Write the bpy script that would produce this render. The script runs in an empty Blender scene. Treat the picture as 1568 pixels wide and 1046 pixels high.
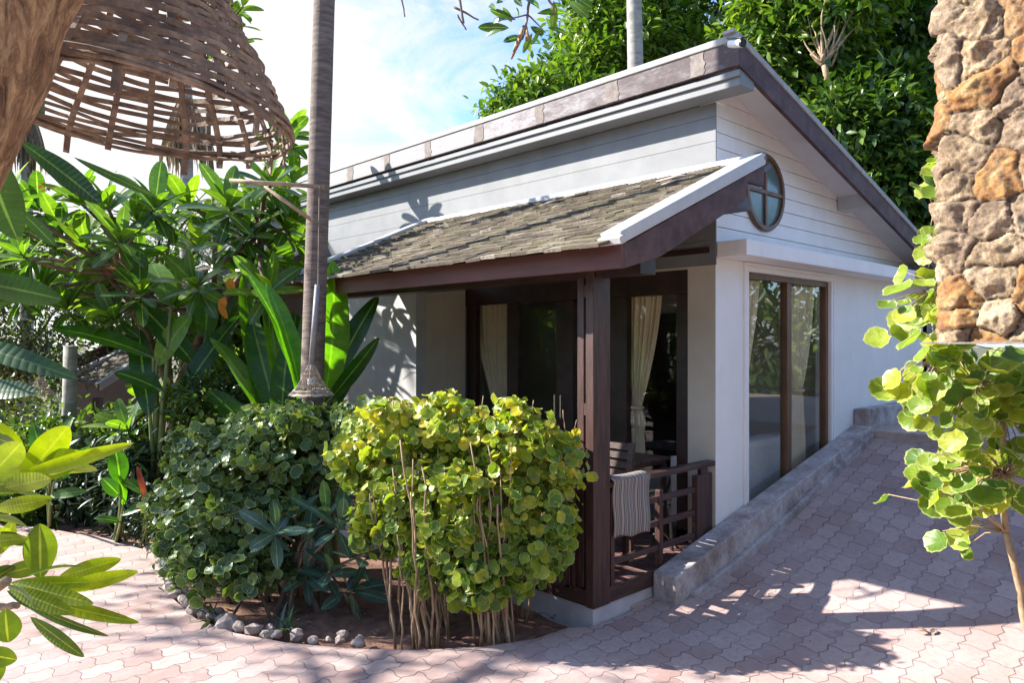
import bpy, bmesh, math, random
import numpy as np
from mathutils import Vector, Matrix, noise
random.seed(7); rng = np.random.default_rng(7)
S = bpy.context.scene
COL = S.collection
R = math.radians
# ------------------------------------------------------------------ camera
F_PX = 1130.0; CU, CV = 784.0, 523.0; CAMH = 1.9; TH = R(46.6)
FW = Vector((math.cos(TH), math.sin(TH), 0)); RT = Vector((math.sin(TH), -math.cos(TH), 0)); UP = Vector((0, 0, 1))
CAM = Vector((0, 0, CAMH))
def ray(u, v): return FW + RT*((u-CU)/F_PX) + UP*((CV-v)/F_PX)
def P(u, v, d): return CAM + ray(u, v)*d
def PX(u, v, x): r = ray(u, v); return CAM + r*(x/r.x)
def PY(u, v, y): r = ray(u, v); return CAM + r*(y/r.y)
def PZ(u, v, z): r = ray(u, v); return CAM + r*((z-CAMH)/r.z)
cd = bpy.data.cameras.new("camera"); cam = bpy.data.objects.new("camera", cd); COL.objects.link(cam)
cam.location = CAM; cam.rotation_euler = (R(90), 0, TH-R(90)); cd.sensor_width = 36; cd.lens = 36*F_PX/1568
cd.clip_start = .05; cd.clip_end = 2000; S.camera = cam
# ------------------------------------------------------------------ material helpers
def newmat(name):
    m = bpy.data.materials.new(name); m.use_nodes = True
    nt = m.node_tree; b = nt.nodes["Principled BSDF"]; return m, nt, b
def N(nt, t, **kw):
    n = nt.nodes.new(t)
    for k, v in kw.items():
        if k in n.inputs: n.inputs[k].default_value = v
        else: setattr(n, k, v)
    return n
def L(nt, a, b): nt.links.new(a, b)
def ramp(nt, stops, fac=None):
    r = nt.nodes.new("ShaderNodeValToRGB"); e = r.color_ramp.elements
    while len(e) < len(stops): e.new(.5)
    for i, (p, c) in enumerate(stops): e[i].position = p; e[i].color = (*c, 1)
    if fac is not None: L(nt, fac, r.inputs[0])
    return r
def mix(nt, f, a, b, mode='MIX'):
    m = nt.nodes.new("ShaderNodeMix"); m.data_type = 'RGBA'; m.blend_type = mode
    for s, val in ((m.inputs[0], f), (m.inputs[6], a), (m.inputs[7], b)):
        if hasattr(val, 'is_linked') or hasattr(val, 'links'): L(nt, val, s)
        elif isinstance(val, (int, float)): s.default_value = val
        else: s.default_value = (*val, 1)
    return m.outputs[2]
def math_(nt, op, a, b=None, c=None):
    m = nt.nodes.new("ShaderNodeMath"); m.operation = op
    for i, val in enumerate((a, b, c)):
        if val is None: continue
        if isinstance(val, (int, float)): m.inputs[i].default_value = val
        else: L(nt, val, m.inputs[i])
    return m.outputs[0]
def noise_(nt, scale, vec=None, detail=4, rough=.6, dist=0):
    n = N(nt, "ShaderNodeTexNoise"); n.inputs['Scale'].default_value = scale; n.inputs['Detail'].default_value = detail
    n.inputs['Roughness'].default_value = rough; n.inputs['Distortion'].default_value = dist
    if vec is not None: L(nt, vec, n.inputs['Vector'])
    return n.outputs['Fac']
def bump(nt, b, h, strength=.3, dist=.01):
    n = N(nt, "ShaderNodeBump"); n.inputs['Strength'].default_value = strength; n.inputs['Distance'].default_value = dist
    L(nt, h, n.inputs['Height']); L(nt, n.outputs[0], b.inputs['Normal']); return n
def obco(nt, scale=(1, 1, 1)):
    t = N(nt, "ShaderNodeTexCoord"); m = N(nt, "ShaderNodeMapping"); m.inputs['Scale'].default_value = scale
    L(nt, t.outputs['Object'], m.inputs[0]); return m.outputs[0]
def mk(name, c1, c2, scale=6, rough=.6, bmp=.2, bscale=40, stretch=(1, 1, 1), spec=.5, contrast=(.35, .65)):
    m, nt, b = newmat(name); co = obco(nt, stretch)
    f = noise_(nt, scale, co); r = ramp(nt, [(contrast[0], c1), (contrast[1], c2)], f)
    L(nt, r.outputs[0], b.inputs['Base Color'])
    b.inputs['Roughness'].default_value = rough; b.inputs['Specular IOR Level'].default_value = spec
    if bmp: bump(nt, b, noise_(nt, bscale, co, 6), bmp)
    return m
def leafmat(name, stops, trans=.38, rough=.38, veins=0, midrib=None, margin=None, tcol=None, spec=.5):
    """stops: ramp over the per leaf random attribute; UV.x along leaf, UV.y across (-1..1) or radial disc"""
    m, nt, b = newmat(name)
    a = N(nt, "ShaderNodeAttribute"); a.attribute_name = 'rnd'
    c = ramp(nt, stops, a.outputs['Fac']).outputs[0]
    uv = N(nt, "ShaderNodeUVMap"); uv.uv_map = 'UVMap'; sp = N(nt, "ShaderNodeSeparateXYZ"); L(nt, uv.outputs[0], sp.inputs[0])
    hgt = None
    if margin:
        ln = N(nt, "ShaderNodeVectorMath"); ln.operation = 'LENGTH'; L(nt, uv.outputs[0], ln.inputs[0])
        nz = noise_(nt, 3.0, uv.outputs[0], 3)
        e = math_(nt, 'ADD', ln.outputs['Value'], math_(nt, 'MULTIPLY', math_(nt, 'SUBTRACT', nz, .5), .35))
        f = ramp(nt, [(.88, (0, 0, 0)), (.98, (1, 1, 1))], e).outputs[0]
        c = mix(nt, f, c, margin)
        at = math_(nt, 'ARCTAN2', sp.outputs[1], sp.outputs[0])
        w = math_(nt, 'ABSOLUTE', math_(nt, 'SINE', math_(nt, 'MULTIPLY', at, 4.5)))
        hgt = w
        f2 = ramp(nt, [(.0, (1, 1, 1)), (.16, (0, 0, 0))], w).outputs[0]
        c = mix(nt, math_(nt, 'MULTIPLY', f2, .28), c, (.42, .5, .16))
    if veins:
        ay = math_(nt, 'ABSOLUTE', sp.outputs[1])
        ph = math_(nt, 'SUBTRACT', math_(nt, 'MULTIPLY', sp.outputs[0], veins), math_(nt, 'MULTIPLY', ay, 2.2))
        w = math_(nt, 'ABSOLUTE', math_(nt, 'SINE', ph)); hgt = w
        f = ramp(nt, [(.0, (1, 1, 1)), (.22, (0, 0, 0))], w).outputs[0]
        mc = midrib or (.4, .5, .15)
        c = mix(nt, math_(nt, 'MULTIPLY', f, .16), c, mc)
        fm = ramp(nt, [(.05, (1, 1, 1)), (.10, (0, 0, 0))], ay).outputs[0]
        c = mix(nt, math_(nt, 'MULTIPLY', fm, .85), c, mc)
    oc = obco(nt); nn_ = noise_(nt, 14, oc, 4, .65); n3_ = noise_(nt, 70, oc, 3, .7)
    c = mix(nt, 1.0, c, ramp(nt, [(.3, (.68, .72, .7)), (.7, (1.25, 1.2, 1.1))], nn_).outputs[0], 'MULTIPLY')
    c = mix(nt, ramp(nt, [(.66, (0, 0, 0)), (.72, (.7, .7, .7))], n3_).outputs[0], c, (.22, .17, .05))
    L(nt, c, b.inputs['Base Color']); b.inputs['Roughness'].default_value = rough; b.inputs['Specular IOR Level'].default_value = spec
    if hgt is not None: bump(nt, b, hgt, .25, .003)
    tr = N(nt, "ShaderNodeBsdfTranslucent")
    tc = mix(nt, 1.0, c, tcol or (1.25, 1.25, .45), 'MULTIPLY')
    L(nt, tc, tr.inputs[0])
    ms = N(nt, "ShaderNodeMixShader"); ms.inputs[0].default_value = trans
    L(nt, b.outputs[0], ms.inputs[1]); L(nt, tr.outputs[0], ms.inputs[2])
    L(nt, ms.outputs[0], nt.nodes['Material Output'].inputs[0]); return m
# ------------------------------------------------------------------ object helpers
def tag(o, label=None, cat=None, group=None, kind=None):
    if label: o['label'] = label
    if cat: o['category'] = cat
    if group: o['group'] = group
    if kind: o['kind'] = kind
    return o
def thing(name, loc, label, cat, group=None, rz=0):
    o = bpy.data.objects.new(name, None); COL.objects.link(o); o.location = loc; o.rotation_euler = (0, 0, rz)
    o.empty_display_size = .1
    return tag(o, label, cat, group)
def wloc(p):
    v = Vector((0, 0, 0))
    while p is not None: v += Vector(p.location); p = p.parent
    return v
class MB:
    def __init__(s): s.v = []; s.f = []
    def add(s, vs, fs):
        o = len(s.v); s.v += [tuple(v) for v in vs]; s.f += [tuple(i+o for i in f) for f in fs]; return s
    def box(s, x0, x1, y0, y1, z0, z1):
        if x0 > x1: x0, x1 = x1, x0
        if y0 > y1: y0, y1 = y1, y0
        if z0 > z1: z0, z1 = z1, z0
        return s.add([(x0,y0,z0),(x1,y0,z0),(x1,y1,z0),(x0,y1,z0),(x0,y0,z1),(x1,y0,z1),(x1,y1,z1),(x0,y1,z1)],
              [(0,3,2,1),(4,5,6,7),(0,1,5,4),(1,2,6,5),(2,3,7,6),(3,0,4,7)])
    def obox(s, c, ax, ay, az):   # oriented box: centre + half axes
        c, ax, ay, az = map(Vector, (c, ax, ay, az)); vs = []
        for k in (-1, 1):
            for i, j in ((-1,-1),(1,-1),(1,1),(-1,1)): vs.append(c+ax*i+ay*j+az*k)
        return s.add(vs, [(0,3,2,1),(4,5,6,7),(0,1,5,4),(1,2,6,5),(2,3,7,6),(3,0,4,7)])
    def bar(s, a, b, w, h, up=(0, 0, 1)):
        a, b, up = Vector(a), Vector(b), Vector(up); d = b-a; l = d.length/2; d.normalize()
        sd = d.cross(up).normalized(); u2 = sd.cross(d).normalized()
        return s.obox((a+b)/2, d*l, sd*w/2, u2*h/2)
    def prism(s, poly, d):        # planar polygon (3d points) extruded by vector d
        poly = [Vector(p) for p in poly]; d = Vector(d); n = len(poly)
        return s.add(poly+[p+d for p in poly], [tuple(range(n))[::-1], tuple(range(n, 2*n))]+[(i, (i+1) % n, (i+1) % n+n, i+n) for i in range(n)])
    def tube(s, pts, rad, n=8, cap=True, flat=1.0):
        pts = [Vector(p) for p in pts]; m = len(pts)
        if isinstance(rad, (int, float)): rad = [rad]*m
        t0 = (pts[1]-pts[0]).normalized(); ref = Vector((0, 0, 1)) if abs(t0.z) < .9 else Vector((1, 0, 0))
        a = t0.cross(ref).normalized(); vs = []
        for i in range(m):
            t = (pts[min(i+1, m-1)]-pts[max(i-1, 0)]).normalized(); a = (a-t*a.dot(t)).normalized(); b = t.cross(a)
            for k in range(n):
                q = 2*math.pi*k/n; vs.append(pts[i]+a*math.cos(q)*rad[i]+b*math.sin(q)*rad[i]*flat)
        fs = [(i*n+k, i*n+(k+1) % n, (i+1)*n+(k+1) % n, (i+1)*n+k) for i in range(m-1) for k in range(n)]
        if cap: fs += [tuple(range(n))[::-1], tuple(range((m-1)*n, m*n))]
        return s.add(vs, fs)
    def build(s, name, m, parent=None, smooth=False, bevel=0, label=None, origin=None):
        me = bpy.data.meshes.new(name); off = wloc(parent) if parent else (Vector(origin) if origin is not None else Vector((0,0,0)))
        me.from_pydata([tuple(Vector(v)-off) for v in s.v], [], s.f)
        o = bpy.data.objects.new(name, me); COL.objects.link(o)
        bm = bmesh.new(); bm.from_mesh(me); bmesh.ops.recalc_face_normals(bm, faces=bm.faces); bm.to_mesh(me); bm.free()
        me.materials.append(m)
        if smooth: me.polygons.foreach_set('use_smooth', [True]*len(me.polygons))
        if parent: o.parent = parent
        elif origin is not None: o.location = off
        if bevel:
            bv = o.modifiers.new('b', 'BEVEL'); bv.width = bevel; bv.segments = 2; bv.limit_method = 'ANGLE'
        if label: o['label'] = label
        return o
def mesh_np(name, verts, faces, m, parent=None, uv=None, rnd=None, smooth=True, origin=None):
    """verts (V,3); faces: (flat loop idx, loop totals)"""
    idx, tot = faces; me = bpy.data.meshes.new(name)
    off = np.array(wloc(parent) if parent else (origin if origin is not None else (0, 0, 0)))
    me.vertices.add(len(verts)); me.vertices.foreach_set('co', (verts-off).astype(np.float32).ravel())
    me.loops.add(len(idx)); me.loops.foreach_set('vertex_index', idx.astype(np.int32))
    me.polygons.add(len(tot)); st = np.concatenate(([0], np.cumsum(tot)[:-1])).astype(np.int32)
    me.polygons.foreach_set('loop_start', st); me.polygons.foreach_set('loop_total', tot.astype(np.int32))
    if smooth: me.polygons.foreach_set('use_smooth', np.ones(len(tot), dtype=bool))
    if uv is not None:
        l = me.uv_layers.new(name='UVMap'); l.data.foreach_set('uv', uv[idx].astype(np.float32).ravel())
    if rnd is not None:
        a = me.attributes.new('rnd', 'FLOAT', 'POINT'); a.data.foreach_set('value', rnd.astype(np.float32))
    me.update(calc_edges=True); me.materials.append(m)
    o = bpy.data.objects.new(name, me); COL.objects.link(o)
    if parent: o.parent = parent
    elif origin is not None: o.location = Vector(origin)
    return o
# leaf templates: verts, faces, uv
def T_oblong(nseg=6, w=.28, fold=.12, droop=.25, blunt=.62, wav=0.0, ex=.75):
    v = []; uv = []; f = []
    for i in range(nseg+1):
        t = i/nseg if blunt < .95 else 1-(1-i/nseg)**1.35; p = blunt
        ww = w*.5*(math.sin(math.pi*min(1, t**p))**ex if 0 < t < 1 else 0)*1.0
        x = math.sin(t*droop)/max(droop, 1e-3); z = -(1-math.cos(t*droop))/max(droop, 1e-3)
        wz = wav*math.sin(t*17)
        v += [(x, -ww, z+fold*ww+wz), (x, 0, z), (x, ww, z+fold*ww-wz)]; uv += [(t, -1), (t, 0), (t, 1)]
    for i in range(nseg):
        a = i*3; f += [(a, a+3, a+4, a+1), (a+1, a+4, a+5, a+2)]
    return np.array(v), f, np.array(uv, dtype=float)
def T_round(n=16, scal=.06, cup=.12):
    v = [(0.62, 0, -cup)]; uv = [(0, 0)]
    for k in range(n):
        a = 2*math.pi*(k+.5)/n; r = 1+scal*(1 if k % 2 else -1)
        if k == n//2 or k == n//2-1: r *= .80
        x = .85+math.cos(a)*r*.85; y = math.sin(a)*r
        v.append((x-.05, y, .10*math.sin(3*a)+cup*.3)); uv.append((math.cos(a), math.sin(a)))
    v = np.array(v); f = [(0, 1+k, 1+(k+1) % n) for k in range(n)]
    return v, f, np.array(uv, dtype=float)
def T_small(w=.42, fold=.2):
    v = [(0,0,0),(.35,-w*.5,fold*.2),(.35,0,-.02),(.35,w*.5,fold*.2),(.75,-w*.36,fold*.1),(.75,0,-.06),(.75,w*.36,fold*.1),(1,0,-.12)]
    f = [(0,1,2),(0,2,3),(1,4,5,2),(2,5,6,3),(4,7,5),(5,7,6)]
    return np.array(v, dtype=float), f, np.array([(a[0], a[1]*3) for a in v], dtype=float)
def T_tiny():
    v = [(0,0,0),(.5,-.24,.05),(1,0,-.1),(.5,.24,.05)]
    return np.array(v, dtype=float), [(0,1,2),(0,2,3)], np.array([(0,0),(.5,-1),(1,0),(.5,1)], dtype=float)
def nrm(a): return a/np.maximum(np.linalg.norm(a, axis=-1, keepdims=True), 1e-9)
def scatter(name, T, pos, d, nr, size, m, parent=None, rnd=None, wscale=None, origin=None):
    tv, tf, tuv = T; pos = np.asarray(pos, float); n = len(pos); k = len(tv)
    d = nrm(np.asarray(d, float)); y = nrm(np.cross(np.asarray(nr, float), d)); z = np.cross(d, y)
    size = np.broadcast_to(np.asarray(size, float), (n,)); ws = np.broadcast_to(np.asarray(1.0 if wscale is None else wscale, float), (n,))
    V = (tv[None, :, 0:1]*d[:, None, :] + tv[None, :, 1:2]*y[:, None, :]*ws[:, None, None] + tv[None, :, 2:3]*z[:, None, :])*size[:, None, None] + pos[:, None, :]
    fi = np.concatenate([np.array(f) for f in tf]); ft = np.array([len(f) for f in tf])
    idx = (fi[None, :]+(np.arange(n)*k)[:, None]).ravel(); tot = np.tile(ft, n)
    if rnd is None: rnd = rng.random(n)
    return mesh_np(name, V.reshape(-1, 3), (idx, tot), m, parent, np.tile(tuv, (n, 1)), np.repeat(rnd, k), True, origin)
def rdir(n):
    v = rng.normal(size=(n, 3)); return nrm(v)
# ------------------------------------------------------------------ materials
M = {}
M['white'] = mk('white_plaster', (.80, .79, .79), (.86, .85, .845), 2.5, .6, .05, 120)
def plaster(name, c1, c2):
    m = mk(name, c1, c2, 2.5, .6, .06, 120); nt = m.node_tree; b = nt.nodes['Principled BSDF']; src = b.inputs['Base Color'].links[0].from_socket
    t = N(nt, 'ShaderNodeTexCoord'); mp_ = N(nt, 'ShaderNodeMapping'); mp_.inputs['Scale'].default_value = (3.2, 3.2, .35); L(nt, t.outputs['Object'], mp_.inputs[0])
    s = noise_(nt, 2.2, mp_.outputs[0], 6, .7); sp = N(nt, 'ShaderNodeSeparateXYZ'); L(nt, t.outputs['Object'], sp.inputs[0])
    d = noise_(nt, 6, t.outputs['Object'], 6, .7)
    low = math_(nt, 'MULTIPLY', math_(nt, 'MAXIMUM', math_(nt, 'SUBTRACT', .9, sp.outputs[2]), 0.0), .5)
    f = math_(nt, 'ADD', ramp(nt, [(.52, (0, 0, 0)), (.8, (.16, .16, .16))], s).outputs[0], math_(nt, 'MULTIPLY', low, d))
    L(nt, mix(nt, f, src, (.36, .31, .27)), b.inputs['Base Color']); return m
M['white'] = plaster('white_plaster', (.82, .79, .765), (.87, .845, .82))
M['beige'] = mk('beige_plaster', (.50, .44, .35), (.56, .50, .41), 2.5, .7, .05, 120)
M['greyboard'] = mk('grey_board_paint', (.155, .158, .162), (.19, .193, .197), 3, .55, .06, 90)
M['trim'] = mk('white_trim_paint', (.42, .42, .415), (.49, .485, .48), 7, .5, .06, 60)
M['soffit'] = mk('soffit_paint', (.58, .56, .54), (.64, .62, .6), 3, .6, .03, 60)
M['cap'] = mk('roof_cap_concrete', (.27, .27, .265), (.37, .37, .36), 9, .75, .2, 70)
M['wood'] = mk('dark_red_wood', (.020, .009, .007), (.048, .021, .016), 5, .42, .2, 30, (1, 1, 1))
M['woodv'] = mk('dark_post_wood', (.034, .015, .012), (.085, .040, .032), 9, .45, .22, 40, (4, 4, .4))
M['woodx'] = mk('dark_rail_wood', (.032, .015, .012), (.085, .040, .032), 9, .45, .22, 40, (.4, .4, 4))
M['eave'] = mk('eave_fascia_paint', (.085, .026, .020), (.125, .038, .029), 12, .55, .1, 50, (1, .2, 1))
M['deckm'] = mk('deck_boards', (.075, .035, .032), (.16, .085, .08), 6, .5, .25, 50, (5, .5, 1))
M['winwood'] = mk('window_wood', (.10, .045, .022), (.17, .08, .04), 8, .4, .15, 40, (1, 1, .3))
M['bark_palm'] = mk('palm_bark', (.10, .073, .06), (.215, .165, .135), 6, .88, .8, 22, (1, 1, 7))
M['bark_grey'] = mk('grey_bark', (.20, .18, .16), (.36, .33, .29), 5, .85, .4, 20, (1, 1, 3))
M['bark'] = mk('brown_bark', (.09, .06, .04), (.22, .15, .10), 12, .85, .6, 30)
M['stem'] = mk('tan_stem', (.26, .17, .10), (.44, .31, .19), 10, .7, .3, 40)
M['twig'] = mk('twig_grey', (.14, .10, .075), (.26, .20, .15), 12, .8, .4, 50)
M['soil'] = mk('red_soil', (.14, .070, .048), (.30, .165, .115), 9, .95, 1.0, 45)
M['concrete'] = None
M['plinth'] = mk('lilac_plinth', (.45, .42, .45), (.56, .53, .55), 6, .7, .15, 40)
M['stone'] = mk('edging_rock', (.27, .21, .18), (.52, .44, .39), 7, .9, .9, 30)
M['slab'] = mk('landing_slab', (.36, .27, .23), (.48, .38, .32), 6, .7, .2, 40)
M['rakew'] = mk('worn_rake_paint', (.055, .028, .027), (.115, .065, .06), 6, .62, .2, 40, spec=.25)
M['patch'] = mk('bare_render_patch', (.17, .14, .12), (.26, .22, .195), 20, .9, .4, 60)
M['black'] = mk('black_plastic', (.01, .01, .012), (.02, .02, .022), 5, .3, 0)
M['plastic'] = mk('white_plastic', (.66, .66, .64), (.74, .74, .72), 5, .35, 0)
M['metal'] = mk('brushed_steel', (.55, .55, .55), (.62, .62, .62), 5, .3, 0); M['metal'].node_tree.nodes['Principled BSDF'].inputs['Metallic'].default_value = 1
M['room'] = mk('room_wall', (.62, .57, .48), (.68, .63, .54), 2, .8, 0)
M['roomfloor'] = mk('room_floor', (.10, .06, .045), (.14, .085, .065), 4, .4, 0)
M['sofa'] = mk('sofa_fabric', (.50, .47, .44), (.58, .55, .52), 30, .9, .4, 160)
M['tile'] = None
def bark_big():
    m, nt, b = newmat('plumeria_bark'); co = obco(nt, (1, 1, .3))
    f = noise_(nt, 42, co, 10, .75, .8)
    c = ramp(nt, [(.34, (.07, .038, .02)), (.48, (.32, .18, .085)), (.62, (.62, .41, .21))], f)
    L(nt, c.outputs[0], b.inputs['Base Color']); b.inputs['Roughness'].default_value = .9
    bump(nt, b, noise_(nt, 20, co, 8, .7, 1.5), .9, .02); return m
M['bark_big'] = bark_big()
def weave_mat():
    m, nt, b = newmat('cane_strip'); co = obco(nt, (1, 1, 1)); f = noise_(nt, 22, co, 6, .7)
    f2 = noise_(nt, 5, co, 2)
    c = ramp(nt, [(.3, (.07, .045, .03)), (.5, (.22, .15, .10)), (.68, (.46, .34, .23))], f).outputs[0]
    c = mix(nt, math_(nt, 'MULTIPLY', f2, .5), c, (.17, .135, .11)); L(nt, c, b.inputs['Base Color']); b.inputs['Roughness'].default_value = .7
    bump(nt, b, noise_(nt, 90, co, 4), .3, .003); return m
M['weave'] = weave_mat()
M['wicker'] = mk('pale_wicker', (.30, .22, .16), (.50, .40, .31), 30, .75, .3, 90)
def conc():
    m, nt, b = newmat('weathered_concrete'); co = obco(nt)
    f = noise_(nt, 3.2, co, 8, .7); g = noise_(nt, 22, co, 6, .7)
    c = ramp(nt, [(.34, (.22, .17, .15)), (.5, (.42, .36, .34)), (.66, (.58, .53, .51))], f).outputs[0]
    c = mix(nt, ramp(nt, [(.5, (0, 0, 0)), (.72, (.6, .6, .6))], g).outputs[0], c, (.13, .10, .08))
    L(nt, c, b.inputs['Base Color']); b.inputs['Roughness'].default_value = .85; bump(nt, b, g, .6, .01); return m
M['concrete'] = conc()
def tilemat():
    m, nt, b = newmat('weathered_clay_tile'); co = obco(nt)
    g = N(nt, 'ShaderNodeNewGeometry'); f = noise_(nt, 3, co, 4); h = noise_(nt, 35, co, 5, .7)
    c = ramp(nt, [(.0, (.065, .05, .036)), (.5, (.13, .10, .07)), (.85, (.19, .15, .105)), (1, (.32, .28, .23))], g.outputs['Random Per Island']).outputs[0]
    c = mix(nt, ramp(nt, [(.42, (0, 0, 0)), (.62, (.8, .8, .8))], h).outputs[0], c, (.085, .07, .045))
    c = mix(nt, ramp(nt, [(.5, (0, 0, 0)), (.7, (.5, .5, .5))], f).outputs[0], c, (.18, .17, .085))
    L(nt, c, b.inputs['Base Color']); b.inputs['Roughness'].default_value = .92; bump(nt, b, h, .7, .008); return m
M['tile'] = tilemat()
def fasciamat():   # brown paint flaking off pale render, more of it towards the far end
    m, nt, b = newmat('flaking_fascia'); co = obco(nt, (1, .35, 1)); sp = N(nt, 'ShaderNodeSeparateXYZ')
    t = N(nt, 'ShaderNodeTexCoord'); L(nt, t.outputs['Object'], sp.inputs[0])
    f = noise_(nt, 9, co, 10, .8); f1 = noise_(nt, 60, co, 4, .7)
    y = math_(nt, 'SUBTRACT', sp.outputs[1], .75)
    k = math_(nt, 'MINIMUM', math_(nt, 'MULTIPLY', y, .10), .24)
    s = math_(nt, 'ADD', math_(nt, 'ADD', f, k), math_(nt, 'MULTIPLY', math_(nt, 'SUBTRACT', f1, .5), .25))
    c = ramp(nt, [(.42, (.075, .052, .052)), (.54, (.16, .13, .13)), (.66, (.27, .255, .26))], s).outputs[0]
    L(nt, c, b.inputs['Base Color']); b.inputs['Roughness'].default_value = .75; bump(nt, b, s, .35, .006); return m
M['fascia'] = fasciamat()
def paver():
    m, nt, b = newmat('interlocking_pavers'); t = N(nt, 'ShaderNodeTexCoord'); sp = N(nt, 'ShaderNodeSeparateXYZ'); L(nt, t.outputs['Object'], sp.inputs[0])
    X, Y = sp.outputs[0], sp.outputs[1]
    def tri(v, per, amp, ph=0):
        q = math_(nt, 'PINGPONG', math_(nt, 'ADD', v, ph), per/2)
        return math_(nt, 'MULTIPLY', math_(nt, 'SUBTRACT', q, per/4), amp*4/per)
    # soft wander of the courses
    wn = noise_(nt, 1.3, t.outputs['Object'], 2); w = math_(nt, 'MULTIPLY', math_(nt, 'SUBTRACT', wn, .5), .05)
    fx = noise_(nt, 34, t.outputs['Object'], 3); fj = math_(nt, 'MULTIPLY', math_(nt, 'SUBTRACT', fx, .5), .010)
    y2 = math_(nt, 'ADD', math_(nt, 'ADD', math_(nt, 'ADD', Y, tri(X, .110, .013)), w), fj)
    x2 = math_(nt, 'ADD', math_(nt, 'ADD', math_(nt, 'ADD', X, math_(nt, 'MULTIPLY', math_(nt, 'SINE', math_(nt, 'MULTIPLY', Y, 2*math.pi/.150)), .011)), w), fj)
    cb = N(nt, 'ShaderNodeCombineXYZ'); L(nt, x2, cb.inputs[0]); L(nt, y2, cb.inputs[1])
    br = N(nt, 'ShaderNodeTexBrick'); L(nt, cb.outputs[0], br.inputs['Vector']); br.offset = .5; br.squash = 1
    br.inputs['Scale'].default_value = 1; br.inputs['Brick Width'].default_value = .22; br.inputs['Row Height'].default_value = .150
    br.inputs['Mortar Size'].default_value = .0048; br.inputs['Mortar Smooth'].default_value = .5; br.inputs['Bias'].default_value = 0
    br.inputs['Color1'].default_value = (.30, .18, .15, 1); br.inputs['Color2'].default_value = (.48, .345, .30, 1); br.inputs['Mortar'].default_value = (.07, .05, .045, 1)
    n1 = noise_(nt, 1.1, t.outputs['Object'], 5); n2 = noise_(nt, 28, t.outputs['Object'], 6, .7); n3 = noise_(nt, 5, t.outputs['Object'], 5, .7)
    # sand fills the joints in patches
    jf = ramp(nt, [(.38, (0, 0, 0)), (.62, (.75, .75, .75))], n3).outputs[0]
    base = mix(nt, math_(nt, 'MULTIPLY', jf, br.outputs['Fac']), br.outputs['Color'], (.34, .255, .235))
    c = mix(nt, ramp(nt, [(.35, (0, 0, 0)), (.65, (.6, .6, .6))], n1).outputs[0], base, (.47, .365, .345))
    c = mix(nt, ramp(nt, [(.48, (0, 0, 0)), (.72, (.55, .55, .55))], n2).outputs[0], c, (.24, .18, .17))
    c = mix(nt, ramp(nt, [(.55, (0, 0, 0)), (.7, (.45, .45, .45))], n3).outputs[0], c, (.52, .42, .40))
    L(nt, c, b.inputs['Base Color']); b.inputs['Roughness'].default_value = .82
    jd = math_(nt, 'MULTIPLY', br.outputs['Fac'], math_(nt, 'SUBTRACT', 1.0, math_(nt, 'MULTIPLY', jf, .55)))
    h = math_(nt, 'ADD', math_(nt, 'MULTIPLY', jd, -1.0), math_(nt, 'MULTIPLY', n2, .22))
    bump(nt, b, h, .8, .012); return m
M['paver'] = paver()
def glassmat():
    m, nt, b = newmat('window_glass'); out = nt.nodes['Material Output']
    tr = N(nt, 'ShaderNodeBsdfTransparent'); tr.inputs[0].default_value = (.955, .965, .96, 1)
    gl = N(nt, 'ShaderNodeBsdfGlossy'); gl.inputs['Roughness'].default_value = .015; gl.inputs[0].default_value = (.95, .95, .95, 1)
    ge = N(nt, 'ShaderNodeNewGeometry'); dp = N(nt, 'ShaderNodeVectorMath'); dp.operation = 'DOT_PRODUCT'; L(nt, ge.outputs['Incoming'], dp.inputs[0]); L(nt, ge.outputs['Normal'], dp.inputs[1]); fz = math_(nt, 'ADD', .022, math_(nt, 'MULTIPLY', .85, math_(nt, 'POWER', math_(nt, 'SUBTRACT', 1.0, math_(nt, 'ABSOLUTE', dp.outputs['Value'])), 4.0)))
    ms = N(nt, 'ShaderNodeMixShader'); L(nt, fz, ms.inputs[0]); L(nt, tr.outputs[0], ms.inputs[1]); L(nt, gl.outputs[0], ms.inputs[2]); L(nt, ms.outputs[0], out.inputs[0]); return m
M['glass'] = glassmat()
M['frost'] = mk('sea_green_frosted_glass', (.10, .16, .155), (.15, .22, .21), 3, .12, 0)
def curtainmat():
    m, nt, b = newmat('cream_curtain'); co = obco(nt); f = noise_(nt, 8, co, 3)
    c = ramp(nt, [(.3, (.84, .66, .42)), (.7, (.92, .77, .54))], f).outputs[0]
    L(nt, c, b.inputs['Base Color']); b.inputs['Roughness'].default_value = .5
    tr = N(nt, 'ShaderNodeBsdfTranslucent'); L(nt, c, tr.inputs[0]); ms = N(nt, 'ShaderNodeMixShader'); ms.inputs[0].default_value = .12
    L(nt, b.outputs[0], ms.inputs[1]); L(nt, tr.outputs[0], ms.inputs[2]); L(nt, ms.outputs[0], nt.nodes['Material Output'].inputs[0]); return m
M['curtain'] = curtainmat()
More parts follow.
